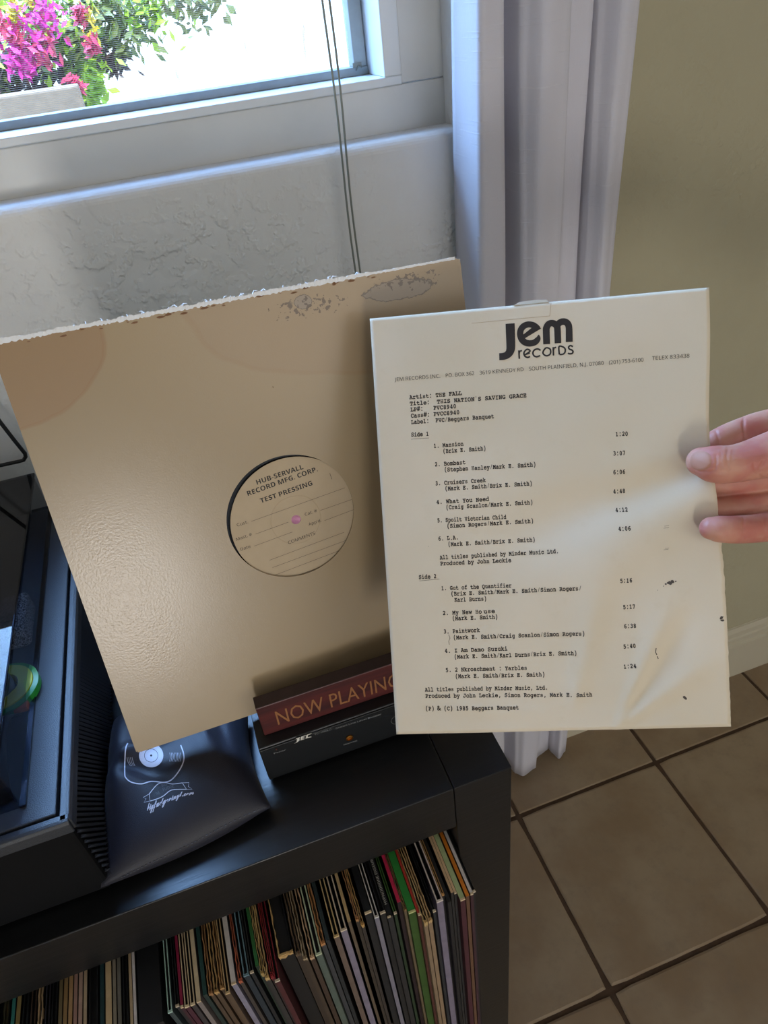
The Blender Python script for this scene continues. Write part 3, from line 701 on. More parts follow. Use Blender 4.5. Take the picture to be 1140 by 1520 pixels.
gw = noi(t, objc(t), 40, 5, .65, (.25, 3, 3)); t.links.new(mixc(t, gw.smooth(.35, .7), lin((88, 36, 34)), lin((58, 24, 26))), b.inputs['Base Color'])
DW = mat('dark_wood_edge', (52, 34, 34), .45, var=.2, vs=60)
MB().box((SX0, SF, BT+.0005), (SX1, SF+.0115, ST)).build('front_board', RW, sg, bevel=.0008)
MB().box((SX0, SF+.0003, ST), (SX1, SF+.0112, ST+.0006)).build('top_strip', DW, sg)
MB().box((SX0, SF+.0115, BT+.0005), (SX1, .410, BT+.0010)).build('base_slot', DW, sg)
MB().box((SX0, .410, BT+.0005), (SX1, .420, ST-.02)).build('rear_rail', DW, sg, bevel=.0008)
sfm = lambda u, v: (u, SF-.0003, -v)
def sxz(px, py): p = onY(px, py, SF-.0003); return (p.x, -p.z)
mb = MB(); write(mb, 'NOW PLAYING', None, sfm, sxz(413, 1076), sxz(593, 1017.5), .0162, 0, .68)
mb.build('lettering', mat('gold_brown_print', (150, 100, 60), .5), sg)
# ------------------------------------------------------------------ white-label record in its worn jacket
JF = frame_from([(-16, 510), (677, 383), (741, 943), (207, 1122)], .315, .315)
O, e1, e2, n = JF
JM = Matrix(((e1.x, -e2.x, n.x, O.x), (e1.y, -e2.y, n.y, O.y), (e1.z, -e2.z, n.z, O.z), (0, 0, 0, 1)))
S = .315; HC = Vector((.1567, .1597)); HRd = .048
KR = mat('worn_manila_card', (186, 158, 118), .27, spec=.55); t = KR.node_tree; b = t.nodes['Principled BSDF']; o = objc(t)
sp = t.nodes.new('ShaderNodeSeparateXYZ'); t.links.new(o, sp.inputs[0]); U = Nd(t, sp.outputs[0]); V = Nd(t, sp.outputs[1])*-1
n1 = noi(t, o, 14, 3); n2 = noi(t, o, 3, 2)
def ell(cu, cv, ru, rv, wob=.25):
    return (((U-cu)*(1/ru)).pow(2)+((V-cv)*(1/rv)).pow(2)).pow(.5)+(n1-.5)*wob
nx = t.nodes.new('ShaderNodeMath')
A_ = ell(.0, .0, .066, .055, .28); B_ = ell(.25, -.005, .138, .071, .18)
ia = Nd(t, A_.smooth(1.0, .985).o) ; ib = B_.smooth(1.0, .985)
base = mixc(t, n2.smooth(.3, .7), lin((170, 148, 114)), lin((162, 143, 113)))
base = mixc(t, ia*.5, base, lin((156, 120, 86)))
base = mixc(t, ib*.25, base, lin((160, 130, 102)))
ra = (A_-1.0).abs().smooth(.03, 0)*.35; rb = (B_-1.0).abs().smooth(.03, 0)*.22
base = mixc(t, ra, base, lin((150, 106, 70))); base = mixc(t, rb, base, lin((156, 118, 84)))
# scuffed grey patches and flecks near the top edge
pn = noi(t, o, 260, 4, .6); pn2 = noi(t, o, 60, 4, .6)
m1 = ell(.266, .014, .034, .0085, 0).smooth(1.25, .3); m2 = ell(.200, .013, .036, .010, 0).smooth(1.2, .2); m3 = ell(.276, .009, .030, .009, 0).smooth(1.2, .2); m4 = ell(.196, .010, .008, .006, 0).smooth(1.2, .4)
pf = m1.max(m4)+(pn2-.5)*1.1+(pn-.5)*.7; patch = pf.smooth(.50, .53); edge = (pf-.5).abs().smooth(.09, .02)*m1.max(m4).smooth(.05, .2)
fleck = ((m2.max(m3))*.13+pn).smooth(.66, .675)*(m2.max(m3)).smooth(.05, .3)
base = mixc(t, patch, base, lin((150, 134, 116))); base = mixc(t, edge*.8, base, lin((88, 74, 62))); base = mixc(t, fleck*.8, base, lin((86, 70, 58)))
spk = noi(t, o, 120, 1).smooth(.80, .82); base = mixc(t, spk*.6, base, lin((110, 86, 62)))
t.links.new(base, b.inputs['Base Color'])
lowl = ell(.030, .188, .036, .075, 0).smooth(1.3, .3)
bump(t, b, noi(t, o, 560, 2, .5)*(lowl*.7+.08)+noi(t, o, 900, 1)*.15, .38, .0005)
jk = empty('record_jacket', O+e2*S); tag(jk, 'worn manila record jacket with a round centre hole and torn top edge', 'record jacket')
WM[jk.name] = Matrix.Translation(O+e2*S)
def outer(ang, cr_=.004):
    d = Vector((math.cos(ang), math.sin(ang))); ts = []
    if d.x > 1e-9: ts.append((S-HC.x)/d.x)
    if d.x < -1e-9: ts.append(-HC.x/d.x)
    if d.y > 1e-9: ts.append((S-HC.y)/d.y)
    if d.y < -1e-9: ts.append(-HC.y/d.y)
    p = HC+d*min(ts)
    # rounded corners
    for cx, cy in ((0, 0), (S, 0), (S, S), (0, S)):
        ccx = cr_ if cx == 0 else S-cr_; ccy = cr_ if cy == 0 else S-cr_
        if abs(p.x-cx) < cr_ and abs(p.y-cy) < cr_:
            q = Vector((p.x-ccx, p.y-ccy)); p = Vector((ccx, ccy))+q.normalized()*cr_
    return p
angs = sorted(set([2*math.pi*i/160 for i in range(160)]+[math.atan2(y-HC.y, x-HC.x) % (2*math.pi) for cx, cy, sx_, sy_ in ((0, 0, 1, 1), (S, 0, -1, 1), (S, S, -1, -1), (0, S, 1, -1)) for x, y in ((cx, cy+sy_*.004), (cx+sx_*.0012, cy+sy_*.0012), (cx+sx_*.004, cy))]))
def board(z0, z1, hole=True, r=HRd):
    mb = MB(); A = [outer(a) for a in angs]; B = [HC+Vector((math.cos(a), math.sin(a)))*r for a in angs]
    mb.loft([[(p.x, -p.y, z0) for p in A], [(p.x, -p.y, z1) for p in A], [(p.x, -p.y, z1) for p in B], [(p.x, -p.y, z0) for p in B], [(p.x, -p.y, z0) for p in A]], caps=False)
    return mb
board(-.0008, 0).build('front_board', KR, jk, mw=JM)
mb = MB(); A = [outer(a) for a in angs]; mb.loft([[(p.x, -p.y, -.0046) for p in A], [(p.x, -p.y, -.0038) for p in A]]); mb.build('back_board', KR, jk, mw=JM)
mb = MB(); mb.box((.0, -S+.001, -.0042), (.0006, -.006, -.0004)); mb.box((S-.0006, -S+.001, -.0042), (S, -.001, -.0004)); mb.box((.001, -S, -.0042), (S-.001, -S+.0006, -.0004)); mb.build('folded_edge', KR, jk, mw=JM)
rnd = random.Random(3); mb = MB(); ring = []
N = 260
for i in range(N+1):
    u = .003+(.308)*i/N; k = 1 if u < .245 else .35
    h1 = .0004+k*(.0013*max(0, noise.noise(Vector((u*60, 1, 0))) + .45)+.0010*rnd.random()); h0 = -.0006-k*.0012*rnd.random()
    ring.append([(u, h0, .0002), (u, h1, .0003+k*.0006*rnd.random()), (u, h1*.8, -.002), (u, -.001, -.0035)])
mb.loft(ring)
for i in range(42):
    u = rnd.uniform(.01, .24) if i > 8 else rnd.uniform(.13, .22); l = rnd.uniform(.001, .0042); a = rnd.uniform(-1.4, 1.4)
    mb.tube([(u, .0005, -.001), (u+l*.5*math.sin(a), .0008+l*.5, -.0004), (u+l*math.sin(a)*1.3, .0006+l*math.cos(a)*.7, .0006)], [.0004, .0003, .00012], 5)
tag(mb.build('torn_edge', mat('torn_white_fibre', (236, 238, 240), .9), jk, mw=JM), 'ragged white torn top edge')
# dark nicks under the torn edge
mb = MB()
for i in range(26):
    u = rnd.uniform(.02, .25); v = rnd.uniform(.0012, .0034); l = rnd.uniform(.001, .004); pts = []
    for q in range(7): pts.append((u+l*math.cos(q*.9)*(.5+.5*rnd.random()), -(v+l*.22*math.sin(q*.9)), .0001))
    mb.add(pts, [tuple(range(7))])
tag(mb.build('edge_nicks', mat('nick_brown', (120, 84, 56), .8), jk, mw=JM), kind='stuff')
vr = empty('vinyl_record', O+e2*.1628+e1*.16); tag(vr, 'black vinyl record with a plain beige factory label inside the worn jacket', 'record'); WM[vr.name] = Matrix.Translation(O+e2*.1628+e1*.16)
LC = Vector((.1596, .1630))
OM = JM @ Matrix.Translation((LC.x, -LC.y, 0))
MB().lathe([(.1505, -.0034), (.1505, -.0022), (.05, -.0022), (.05, -.0034)], (0, 0, 0), 96).build('disc', GLB, vr, mw=OM)
LBM = mat('label_paper', (184, 164, 134), .6, var=.05, vs=60)
mb = MB(); n_ = 96; rings = []
for r_, z in ((.0486, -.0021), (.0486, -.0018), (.0474, -.0016), (.0195, -.0016), (.0190, -.0018), (.0185, -.0016), (.0036, -.0016), (.0036, -.0021)):
    rings.append([(r_*math.cos(2*math.pi*j/n_), r_*math.sin(2*math.pi*j/n_), z) for j in range(n_)])
mb.loft(rings, caps=False); mb.build('label', LBM, vr, mw=OM, smooth=False)
MB().lathe([(.0037, -.0021), (0, -.0021)], (0, 0, 0), 24).build('spindle_hole', mat('pink_card', (244, 176, 214), .8), vr, mw=OM, smooth=False)
lo = -.0016+.00008
def luv(zx, zy): p = plane_uv(JF, 320+zx*.193, 650+zy*.193, lo); return (p.x, p.y)
lmap = lambda u, v: tuple(JM @ Vector((u, -v, lo)))
mb = MB()
write(mb, bold('HUB-SERVALL'), MATHF, lmap, luv(320, 360), luv(677, 238), .0036, .0, .73)
write(mb, bold('RECORD MFG. CORP.'), MATHF, lmap, luv(250, 446), luv(787, 255), .0036, .0, .73)
write(mb, bold('TEST PRESSING'), MATHF, lmap, luv(350, 502), luv(747, 362), .0036, .0, .73)
for s_, a, b in (('Cust.', (167, 682), (252, 655)), ('Mast. #', (163, 792), (282, 750)), ('Date', (195, 868), (271, 843)), ('Cat. #', (690, 600), (782, 568)), ("App'd.", (718, 676), (815, 643)), ('COMMENTS', (562, 818), (768, 742))):
    write(mb, s_, MATHF, lmap, luv(*a), luv(*b), .0023 if s_ != 'COMMENTS' else .0025)
for a, b in (((275, 642), (994, 384)), ((307, 740), (560, 648)), ((298, 832), (590, 724)), ((806, 558), (1046, 474)), ((838, 636), (1062, 552)), ((415, 941), (988, 726)), ((437, 998), (1010, 786)), ((458, 1055), (965, 862)), ((610, 1066), (850, 976))):
    stroke(mb, [luv(*a), luv(*b)], .00022, lmap)
stroke(mb, [luv(878, 272), luv(895, 318)], .0003, lmap)
pr = mb.build('printed_text', mat('print_black', (22, 20, 20), .6), vr)
# ------------------------------------------------------------------ typed sheet
PFm = frame_from([(549, 473), (1058, 426), (1093, 1073), (591, 1085)], .2159, .2794)
PO, p1, p2, pn_ = PFm; PWd, PH = .2159, .2794
def sm(a, b, x): x = max(0, min(1, (x-a)/(b-a))); return x*x*(3-2*x)
def ridge(u, v, a, b, w0, w1, amp):
    ax_, ay = a; bx_, by = b; dx, dy = bx_-ax_, by-ay; L = math.hypot(dx, dy); tt = ((u-ax_)*dx+(v-ay)*dy)/L/L; c = ((u-ax_)*dy-(v-ay)*dx)/L
    if tt < -.15 or tt > 1.25: return 0
    w_ = w0+(w1-w0)*max(0, min(1, tt)); f = sm(-.15, .12, tt)*(1-sm(.7, 1.25, tt))
    return amp*f*math.exp(-(c/w_)**2)
def pd(u, v):
    s_, q = u/PWd, v/PH
    d = .0035*math.sin(math.pi*q)*sm(.2, 1, s_)*.6
    d += ridge(u, v, (.214, .112), (.085, .150), .007, .020, -.0024)     # trough from the thumb
    d += ridge(u, v, (.216, .128), (.100, .185), .012, .032, .0022)      # swelling below it
    d += ridge(u, v, (.146, .276), (.178, .205), .0022, .009, .0017)
    d += ridge(u, v, (.150, .274), (.203, .236), .0022, .009, .0014)
    d += ridge(u, v, (.118, .262), (.140, .180), .005, .012, .0014)
    d += ridge(u, v, (.150, .270), (.196, .205), .003, .008, -.0012)
    d += ridge(u, v, (.03, .262), (.10, .268), .003, .004, .0006)
    d += .0005*noise.noise(Vector((u*30, v*30, 2)))
    return d
def psurf(u, v, off=0):
    s_, q = u/PWd, v/PH
    lat = -.0050*math.exp(-((q-.33)/.2)**2)*sm(.55, 1, s_)
    if s_ > .97 and q > .50: lat += .0007*noise.noise(Vector((q*60, 0, 1)))
    e = .0008
    n = pn_
    if off and 0:
        pass
    return PO+p1*(u+lat)+p2*v+pn_*(pd(u, v)+off)
NU, NV = 90, 116
mb = MB(); mb.loft([[psurf(PWd*i/NU, PH*j/NV) for i in range(NU+1)] for j in range(NV+1)], caps=False, close=False)
PAP = mat('aged_typing_paper', (224, 208, 176), .75); t = PAP.node_tree; b = t.nodes['Principled BSDF']; o = objc(t)
c = mixc(t, noi(t, o, 9, 3).smooth(.3, .7), lin((219, 206, 184)), lin((211, 198, 174))); c = mixc(t, noi(t, o, 45, 4, .7).smooth(.55, .8)*.35, c, lin((206, 190, 160)))
t.links.new(c, b.inputs['Base Color']); bump(t, b, noi(t, o, 600, 3), .08, .0005)
sh = mb.build('typed_sheet', PAP, smooth=True); so = sh.modifiers.new('thick', 'SOLIDIFY'); so.thickness = .00022; so.offset = 1
tag(sh, 'aged typed track-list sheet held up by the right hand', 'sheet')
POF = .00012
# the sheet faces the camera on the pn_ side; keep prints just above it
pm = lambda u, v: psurf(u, v, POF)
def puv(px, py):
    p = plane_uv(PFm, px, py, 0)
    for _ in range(5):
        h = psurf(p.x, p.y); d = ray(px, py)
        # step in the plane by the reprojection error
        hp = EYE+d*((h-EYE).dot(pn_)/d.dot(pn_)); er = hp-h
        p = Vector((p.x+er.dot(p1), p.y+er.dot(p2)))
    return p
Z5 = lambda x, y: puv(540+x*.4912, 430+y*.4912)
Z6 = lambda x, y: puv(540+x*.4912, 740+y*.4912)
INK = mat('typewriter_ink', (40, 34, 32), .7)
PIT_, CAPT = .00206, .0024
mb = MB()
def ln(s_, p, q=None):
    if q is None: typed(mb, s_, pm, p, PIT_, CAPT, (1, -.004))
    else:
        L = (q-p).length/len(s_); typed(mb, s_, pm, p, L, CAPT, q-p)
ln('Artist: THE FALL', Z5(138, 331), Z5(297, 318)); ln("Title:  THIS NATION'S SAVING GRACE", Z5(139, 350), Z5(492, 325))
ln('LP#:   PVC8940', Z5(141, 368), Z5(280, 358)); ln('Cass#: PVCC8940', Z5(142, 387), Z5(290, 376)); ln('Label:  PVC/Beggars Banquet', Z5(143, 406), Z5(394, 388))
ln('Side 1', Z5(143, 444), Z5(197, 441))
for s_, a, b in (('1. Mansion', (211, 478), (302, 471)), ('(Brix E. Smith)', (239, 494), (370, 485)), ('2. Bombast', (214, 534), (308, 527)), ('(Stephen Hanley/Mark E. Smith)', (243, 550), (521, 534)),
                 ('3. Cruisers Creek', (216, 591), (369, 581)), ('(Mark E. Smith/Brix E. Smith)', (245, 607), (510, 591)), ('4. What You Need', (219, 648), (379, 638)), ('(Craig Scanlon/Mark E. Smith)', (248, 664), (512, 648)),
                 ('1:20', (760, 443), (799, 441)), ('3:07', (753, 501), (791, 499)), ('6:06', (753, 558), (791, 556)), ('4:48', (753, 616), (791, 614))):
    ln(s_, Z5(*a), Z5(*b))
for s_, a, b in (('5. Spoilt Victorian Child', (222, 72), (431, 61)), ('(Simon Rogers/Mark E. Smith)', (251, 89), (514, 73)), ('6. L.A.', (225, 127), (287, 123)), ('(Mark E. Smith/Brix E. Smith)', (254, 144), (519, 130)),
                 ('All titles published by Minder Music Ltd.', (230, 184), (590, 165)), ('Produced by John Leckie', (231, 202), (446, 192)), ('Side 2', (166, 243), (220, 240)),
                 ('1. Gut of the Quantifier', (234, 277), (447, 268)), ('(Brix E. Smith/Mark E. Smith/Simon Rogers/', (263, 294), (659, 277)), ('Karl Burns)', (274, 312), (372, 308)),
                 ('2. My New Ho', (238, 352), (357, 347)), ('use', (362, 347), (397, 345)), ('(Mark E. Smith)', (267, 368), (406, 363)), ('3. Paintwork', (241, 408), (351, 403)), ('(Mark E. Smith/Craig Scanlon/Simon Rogers)', (270, 426), (669, 414)),
                 ('4. I Am Damo Suzuki', (244, 466), (435, 459)), ('(Mark E. Smith/Karl Burns/Brix E. Smith)', (273, 484), (645, 473)), ('5. 2 Nkroachment : Yarbles', (247, 524), (494, 517)), ('(Mark E. Smith/Brix E. Smith)', (276, 543), (548, 537)),
                 ('All titles published by Minder Music, Ltd.', (185, 583), (557, 577)), ('Produced by John Leckie, Simon Rogers, Mark E. Smith', (186, 602), (691, 598)), ('(P) & (C) 1985 Beggars Banquet', (186, 640), (469, 637)),
                 ('4:12', (760, 41), (799, 39)), ('4:06', (769, 98), (808, 96)), ('5:16', (774, 255), (812, 253)), ('5:17', (783, 334), (821, 332)), ('6:38', (786, 392), (824, 390)), ('5:40', (784, 453), (823, 451)), ('1:24', (785, 514), (825, 512))):
    ln(s_, Z6(*a), Z6(*b))
stroke(mb, [Z5(143, 452), Z5(197, 448)], .0002, pm); stroke(mb, [Z6(168, 249), Z6(229, 243)], .0002, pm)
pr = mb.build('typed_text', INK, sh)
mb = MB()
for s_, a, b in (('JEM RECORDS INC.', (93, 277), (231, 266)), ('PO. BOX 362', (248, 265), (334, 258)), ('3619 KENNEDY RD', (350, 257), (483, 246)), ('SOUTH PLAINFIELD, N.J. 07080', (499, 245), (725, 227)), ('(201) 753-6100', (741, 226), (845, 217)), ('TELEX 833438', (871, 213), (984, 205))):
    write(mb, s_, MATHF, pm, Z5(*a), Z5(*b), .0024)
mb.build('letterhead_line', INK, sh)
# company emblem at the head of the sheet (points in the zoomed photograph frame, 0.1228 px per unit)
LG = lambda x, y: puv(730+x*.1228, 460+y*.1228)
mb = MB()
def fillp(pts): 
    P = [pm(*LG(*p)) for p in pts]; mb.add(P, [tuple(range(len(P)))])
def cmr(pts, k=5):
    out = []
    for i in range(len(pts)-1):
        a, b, c, d = pts[max(i-1, 0)], pts[i], pts[i+1], pts[min(i+2, len(pts)-1)]
        if pts[0] == pts[-1] and len(pts) > 3:
            if i == 0: a = pts[-2]
            if i == len(pts)-2: d = pts[1]
        for q in range(k):
            q /= k; out.append(tuple(.5*(2*b[m]+(c[m]-a[m])*q+(2*a[m]-5*b[m]+4*c[m]-d[m])*q*q+(3*b[m]-a[m]-3*c[m]+d[m])*q**3) for m in range(len(b))))
    out.append(tuple(pts[-1])); return out
def st(pts, wd):
    if len(pts) > 3:
        p3 = cmr([tuple(p)+((wd[i] if isinstance(wd, list) else wd),) for i, p in enumerate(pts)]); pts = [p[:2] for p in p3]; wd = [p[2] for p in p3]
    stroke(mb, [LG(*p) for p in pts], [x*.000052*1.0 for x in wd] if isinstance(wd, list) else wd*.000052, pm)
st([(221, 165), (226, 300), (230, 430), (226, 480), (210, 520), (180, 548), (140, 562), (90, 566)], [112, 112, 110, 106, 98, 92, 88, 86])
e_ = arc((445, 292), 104, -8+0, -8, 1)
pts = [(567, 300), (562, 345), (530, 385), (490, 402), (445, 405), (400, 392), (365, 360), (347, 320), (343, 280), (352, 240), (378, 203), (415, 182), (455, 176), (500, 185), (535, 208), (560, 232)]
st(pts, [8, 60, 76, 78, 80, 80, 80, 78, 78, 78, 78, 78, 76, 76, 76, 70]); fillp([(378, 300), (540, 170), (596, 225), (400, 345)])
st([(663, 415), (658, 260), (662, 215), (685, 175), (720, 160), (760, 170), (788, 205), (795, 260), (800, 403)], [84, 84, 84, 82, 80, 80, 80, 80, 80])
st([(790, 300), (790, 215), (810, 165), (850, 143), (895, 148), (925, 180), (934, 235), (936, 388)], [60, 70, 80, 82, 82, 82, 82, 84])
for s_ in ([(333, 592), (327, 490)], [(330, 530), (338, 500), (365, 492)], [(460, 490+30), (392, 545), (388, 545)], [(392, 548), (462, 500), (430, 476), (398, 500), (388, 530), (402, 562), (435, 575), (462, 562)],
           [(590, 490), (555, 472), (515, 485), (497, 520), (510, 555), (545, 567), (585, 552)], [(620, 505), (655, 460), (700, 470), (712, 505), (700, 540), (660, 555), (625, 535), (620, 505)], [(746, 552), (742, 450)], [(744, 490), (752, 462), (778, 452)],
           [(816, 540), (812, 446), (855, 446), (885, 470), (885, 510), (860, 536), (818, 540)], [(980, 445), (950, 432), (928, 450), (938, 474), (968, 486), (982, 506), (968, 528), (935, 530), (922, 520)]):
    st(s_, 20)
tag(mb.build('letterhead_emblem', INK, sh), 'bold black rounded company emblem')
mb = MB(); rnd = random.Random(5)
def blot(px, py, r, n=9):
    c = puv(px, py); P = [pm(c.x+r*(.5+.6*rnd.random())*math.cos(k*6.283/n), c.y+r*(.4+.5*rnd.random())*math.sin(k*6.283/n)) for k in range(n)]; mb.add(P, [tuple(range(n))])
for px, py, r in ((994, 865, .0018), (998, 864, .0016), (988, 867, .0009), (985, 870, .0005), (976, 876, .0003), (1003, 863, .0007), (1071, 917, .0015), (1072, 921, .0012), (1016, 1035, .0013), (1018, 1037, .001), (665, 783, .0004), (636, 811, .0003)): blot(px, py, r)
stroke(mb, [puv(974, 962), puv(973, 968), puv(975, 972)], .0006, pm); stroke(mb, [puv(975.5, 974), puv(977, 978)], .0006, pm)
stroke(mb, [puv(666, 942), puv(668, 947), puv(666, 952), puv(667, 957)], .0003, pm)
for yy in (781, 784, 814, 816): stroke(mb, [puv(985+yy % 4, yy), puv(992+yy % 3, yy-.6)], .00018, pm)
mb.build('ink_smudge', mat('smudge', (74, 66, 60), .8), sh)
TP = mat('yellowed_tape', (226, 206, 160), .3, spec=.6)
mb = MB(); a, b_, c_, d_ = puv(700, 480), puv(816, 469), puv(818, 451), puv(698, 464)
for q1, q2 in ((a, b_), (b_, puv(818, 449.5))): stroke(mb, [q1, q2], .00022, pm)
mb.build('tape_outline', mat('tape_edge', (170, 140, 96), .5), sh)
mb = MB(); a = puv(762, 452.5); b_ = puv(814, 447.5); P = [psurf(a.x, max(a.y, .0)), psurf(b_.x, max(b_.y, 0)), psurf(b_.x-.001, 0)-p2*.0016, psurf(b_.x-.008, 0)-p2*.0022, psurf(a.x+.004, 0)-p2*.0018]
mb.prism(P, pn_*.0002); mb.build('tape_end', mat('clear_tape', (206, 210, 208), .25, spec=.7), sh)
# ------------------------------------------------------------------ cloth pouch on the cabinet
def pouch():
    zs = .012
    c00 = onZ(149, 1317, CT+.014); c10 = onZ(401, 1195, CT+.016); c11 = onZ(368, 1050, CT+.014); c01 = Vector((-.154, .455, CT+.012))
    c00 = Vector((c00.x, c00.y, 0)); c10 = Vector((c10.x, c10.y, 0)); c11 = Vector((c11.x, c11.y, 0)); c01 = Vector((c01.x, c01.y, 0))
    NS = 56
    top = []; bot = []
    for j in range(NS+1):
        t_ = j/NS; rt = []; rb = []
        for i in range(NS+1):
            s_ = i/NS
            p = (c00*(1-s_)+c10*s_)*(1-t_)+(c01*(1-s_)+c11*s_)*t_
            # sides draw in between the corners
            p = p+Vector((0.006*math.sin(math.pi*t_)*(1-2*s_) if s_ > .5 else -0.0*math.sin(math.pi*t_), 0, 0))
            p = p+Vector((0, -.002*math.sin(math.pi*s_)*(1-t_)**2, 0))
            e = (math.sin(math.pi*min(1, s_*1.0)))**.55*(math.sin(math.pi*(.06+.94*min(1, t_*.92))))**.6 if 0 < s_ < 1 else 0
            e = max(0, 1-(abs(2*s_-1))**2.6)**.6*max(0, 1-(abs(2*t_-1))**2.8)**.6
            h = .030*e
            # left flank is propped up against the player
            h += .016*math.exp(-((s_-.10)/.16)**2)*sm(.15, .5, t_)*e**.4
            wr_ = .0045*math.exp(-(((t_-.60)-(s_-.25)*.35)/.05)**2)*sm(0, .2, s_)*(1-sm(.5, .9, s_))
            wr2 = -.006*math.exp(-(((t_-.50)-(.22-s_)*.5)/.055)**2)*(1-sm(.25, .6, s_))
            wr3 = .005*math.exp(-(((s_-.62)-(1-t_)*.30)/.05)**2)*sm(.3, .8, t_)-.004*math.exp(-(((s_-.76)-(1-t_)*.2)/.05)**2)*sm(.3, .8, t_)
            h += (wr_+wr2+wr3)*e**.5+.0008*noise.noise(Vector((s_*5, t_*5, 0)))*e
            zc = CT+.013-.004*math.sin(math.pi*s_)*(1-t_)
            rt.append((p.x, p.y, zc+h)); rb.append((p.x, p.y, max(CT+.0008, zc-.0125*min(1, e*1.6))))
        top.append(rt); bot.append(rb)
    mb = MB(); mb.loft(top, caps=False, close=False); mb.loft([r_[::-1] for r_ in bot], caps=False, close=False)
    m = mat('black_satin_cloth', (21, 22, 36), .5, spec=.46, bmp=.25, bs=1600)
    m.node_tree.nodes['Principled BSDF'].inputs['Sheen Weight'].default_value = .06
    me = bpy.data.meshes.new('p'); me.from_pydata(mb.v, [], mb.f)
    import bmesh
    bm = bmesh.new(); bm.from_mesh(me); bmesh.ops.remove_doubles(bm, verts=bm.verts, dist=.0004); bmesh.ops.recalc_face_normals(bm, faces=bm.faces); 
    me2 = bpy.data.meshes.new('cloth_pouch'); bm.to_mesh(me2); tree = BVHTree.FromBMesh(bm); bm.free(); bpy.data.meshes.remove(me)
    me2.materials.append(m); me2.polygons.foreach_set('use_smooth', [True]*len(me2.polygons))
    ob = bpy.data.objects.new('cloth_pouch', me2); COL.objects.link(ob)
    tag(ob, 'black cloth drawstring pouch printed with a record and ribbon, beside the ribbed player side', 'pouch')
    def hit(px, py):
        d = ray(px, py).normalized(); h = tree.ray_cast(EYE, d)
        if h[0] is None: h = tree.find_nearest(onZ(px, py, CT+.02))
        return h[0]-d*.00045
    P = lambda x, y: (200+x*.10526, 1060+y*.10526)
    def q(x, y): return hit(x, y)
    def mesh(name, mm, fn):
        b2 = MB(); fn(b2); b2.build(name, mm, ob)
    W = mat('print_pale', (196, 198, 214), .6)
    def sp(pts, k=6):   # smooth polyline
        out = []
        for i in range(len(pts)-1):
            p0, p1_, p2_, p3 = pts[max(i-1, 0)], pts[i], pts[i+1], pts[min(i+2, len(pts)-1)]
            for s in range(k):
                s /= k; out.append(tuple(.5*(2*p1_[d]+(p2_[d]-p0[d])*s+(2*p0[d]-5*p1_[d]+4*p2_[d]-p3[d])*s*s+(3*p1_[d]-p0[d]-3*p2_[d]+p3[d])*s**3) for d in (0, 1)))
        out.append(pts[-1]); return out
    z3 = lambda x, y: (120+x*.2807, 1040+y*.2807)
    def outline(b2):
        stroke(b2, sp([z3(248, 225), z3(236, 262), z3(232, 380), z3(240, 410), z3(270, 432), z3(320, 440), z3(365, 428), z3(400, 428)]), 1.7, q)
        stroke(b2, sp([z3(400, 428), z3(440, 432), z3(480, 418), z3(520, 370), z3(543, 320), z3(543, 280), z3(528, 235)]), 1.7, q)
        for k in range(8): stroke(b2, sp([z3(470+k*8, 275), z3(473+k*8, 300), z3(468+k*8, 322)]), .45, q)
        for k in range(4): stroke(b2, sp([z3(244+k*9, 300), z3(250+k*9, 325), z3(262+k*8, 345)]), .45, q)
    mesh('printed_outline', W, outline)
    def lab(b2):
        c = z3(372, 290); n = 40; r0 = 18
        ring = [[q(c[0]+r_*math.cos(2*math.pi*j/n), c[1]+r_*.98*math.sin(2*math.pi*j/n)) for j in range(n)] for r_ in (10.3, 11.3, 14, r0)]
        b2.loft(ring, caps=False)
        b2.loft([[q(c[0]+r_*math.cos(2*math.pi*j/n), c[1]+r_*.98*math.sin(2*math.pi*j/n)) for j in range(n)] for r_ in (1.6, 5, 9.6)], caps=False)
    mesh('printed_label', W, lab)
    def ban(b2):
        stroke(b2, sp([P(205, 1125), P(290, 1020), P(350, 975), P(430, 965), P(530, 985), P(670, 970)]), 1.2, q)
        stroke(b2, sp([P(220, 1225), P(330, 1190), P(410, 1150), P(490, 1085), P(560, 1065), P(730, 1060)]), 1.2, q)
        stroke(b2, [P(205, 1125), P(215, 1225), P(130, 1245), P(160, 1195), P(120, 1175), P(205, 1125)], .7, q)
        stroke(b2, [P(670, 970), P(730, 1060), P(810, 1060), P(755, 1020), P(765, 965), P(670, 970)], .7, q)
    mesh('printed_ribbon', W, ban)
    def tx(b2):
        L = [(170, 1370), (330, 1300), (500, 1225), (640, 1165), (835, 1128)]
        s = script('bigfudgevinyl.com'); vs, fs = glyphs(s, MATHF, .02); x0 = min(v[0] for v in vs); x1 = max(v[0] for v in vs)
        def mp(f, y):
            f = max(0, min(.9999, f)); seg = [0, .28, .52, .74, 1]
            for i in range(4):
                if f <= seg[i+1]: break
            k = (f-seg[i])/(seg[i+1]-seg[i]); bx_ = L[i][0]+(L[i+1][0]-L[i][0])*k; by_ = L[i][1]+(L[i+1][1]-L[i][1])*k
            sz = (105-50*f)*.72/capof(MATHF, script('b'))*1.35; return P(bx_+y*sz*.05, by_-y*sz)
        b2.add([q(*mp((v[0]-x0)/(x1-x0), v[1])) for v in vs], fs)
        s2 = bold('FUDGE'); 
        vs, fs = glyphs(s2, MATHF)
    mesh('printed_script', W, tx)
    def tx2(b2):
        write(b2, 'THE', MATHF, q, P(310, 1150), P(360, 1125), 4.5); write(b2, 'BIG', MATHF, q, P(385, 1025), P(455, 1005), 4); write(b2, 'FUDGE', MATHF, q, P(405, 1085), P(560, 1030), 4.5)
    mesh('printed_ribbon_text', mat('print_dim', (92, 92, 100), .6), tx2)
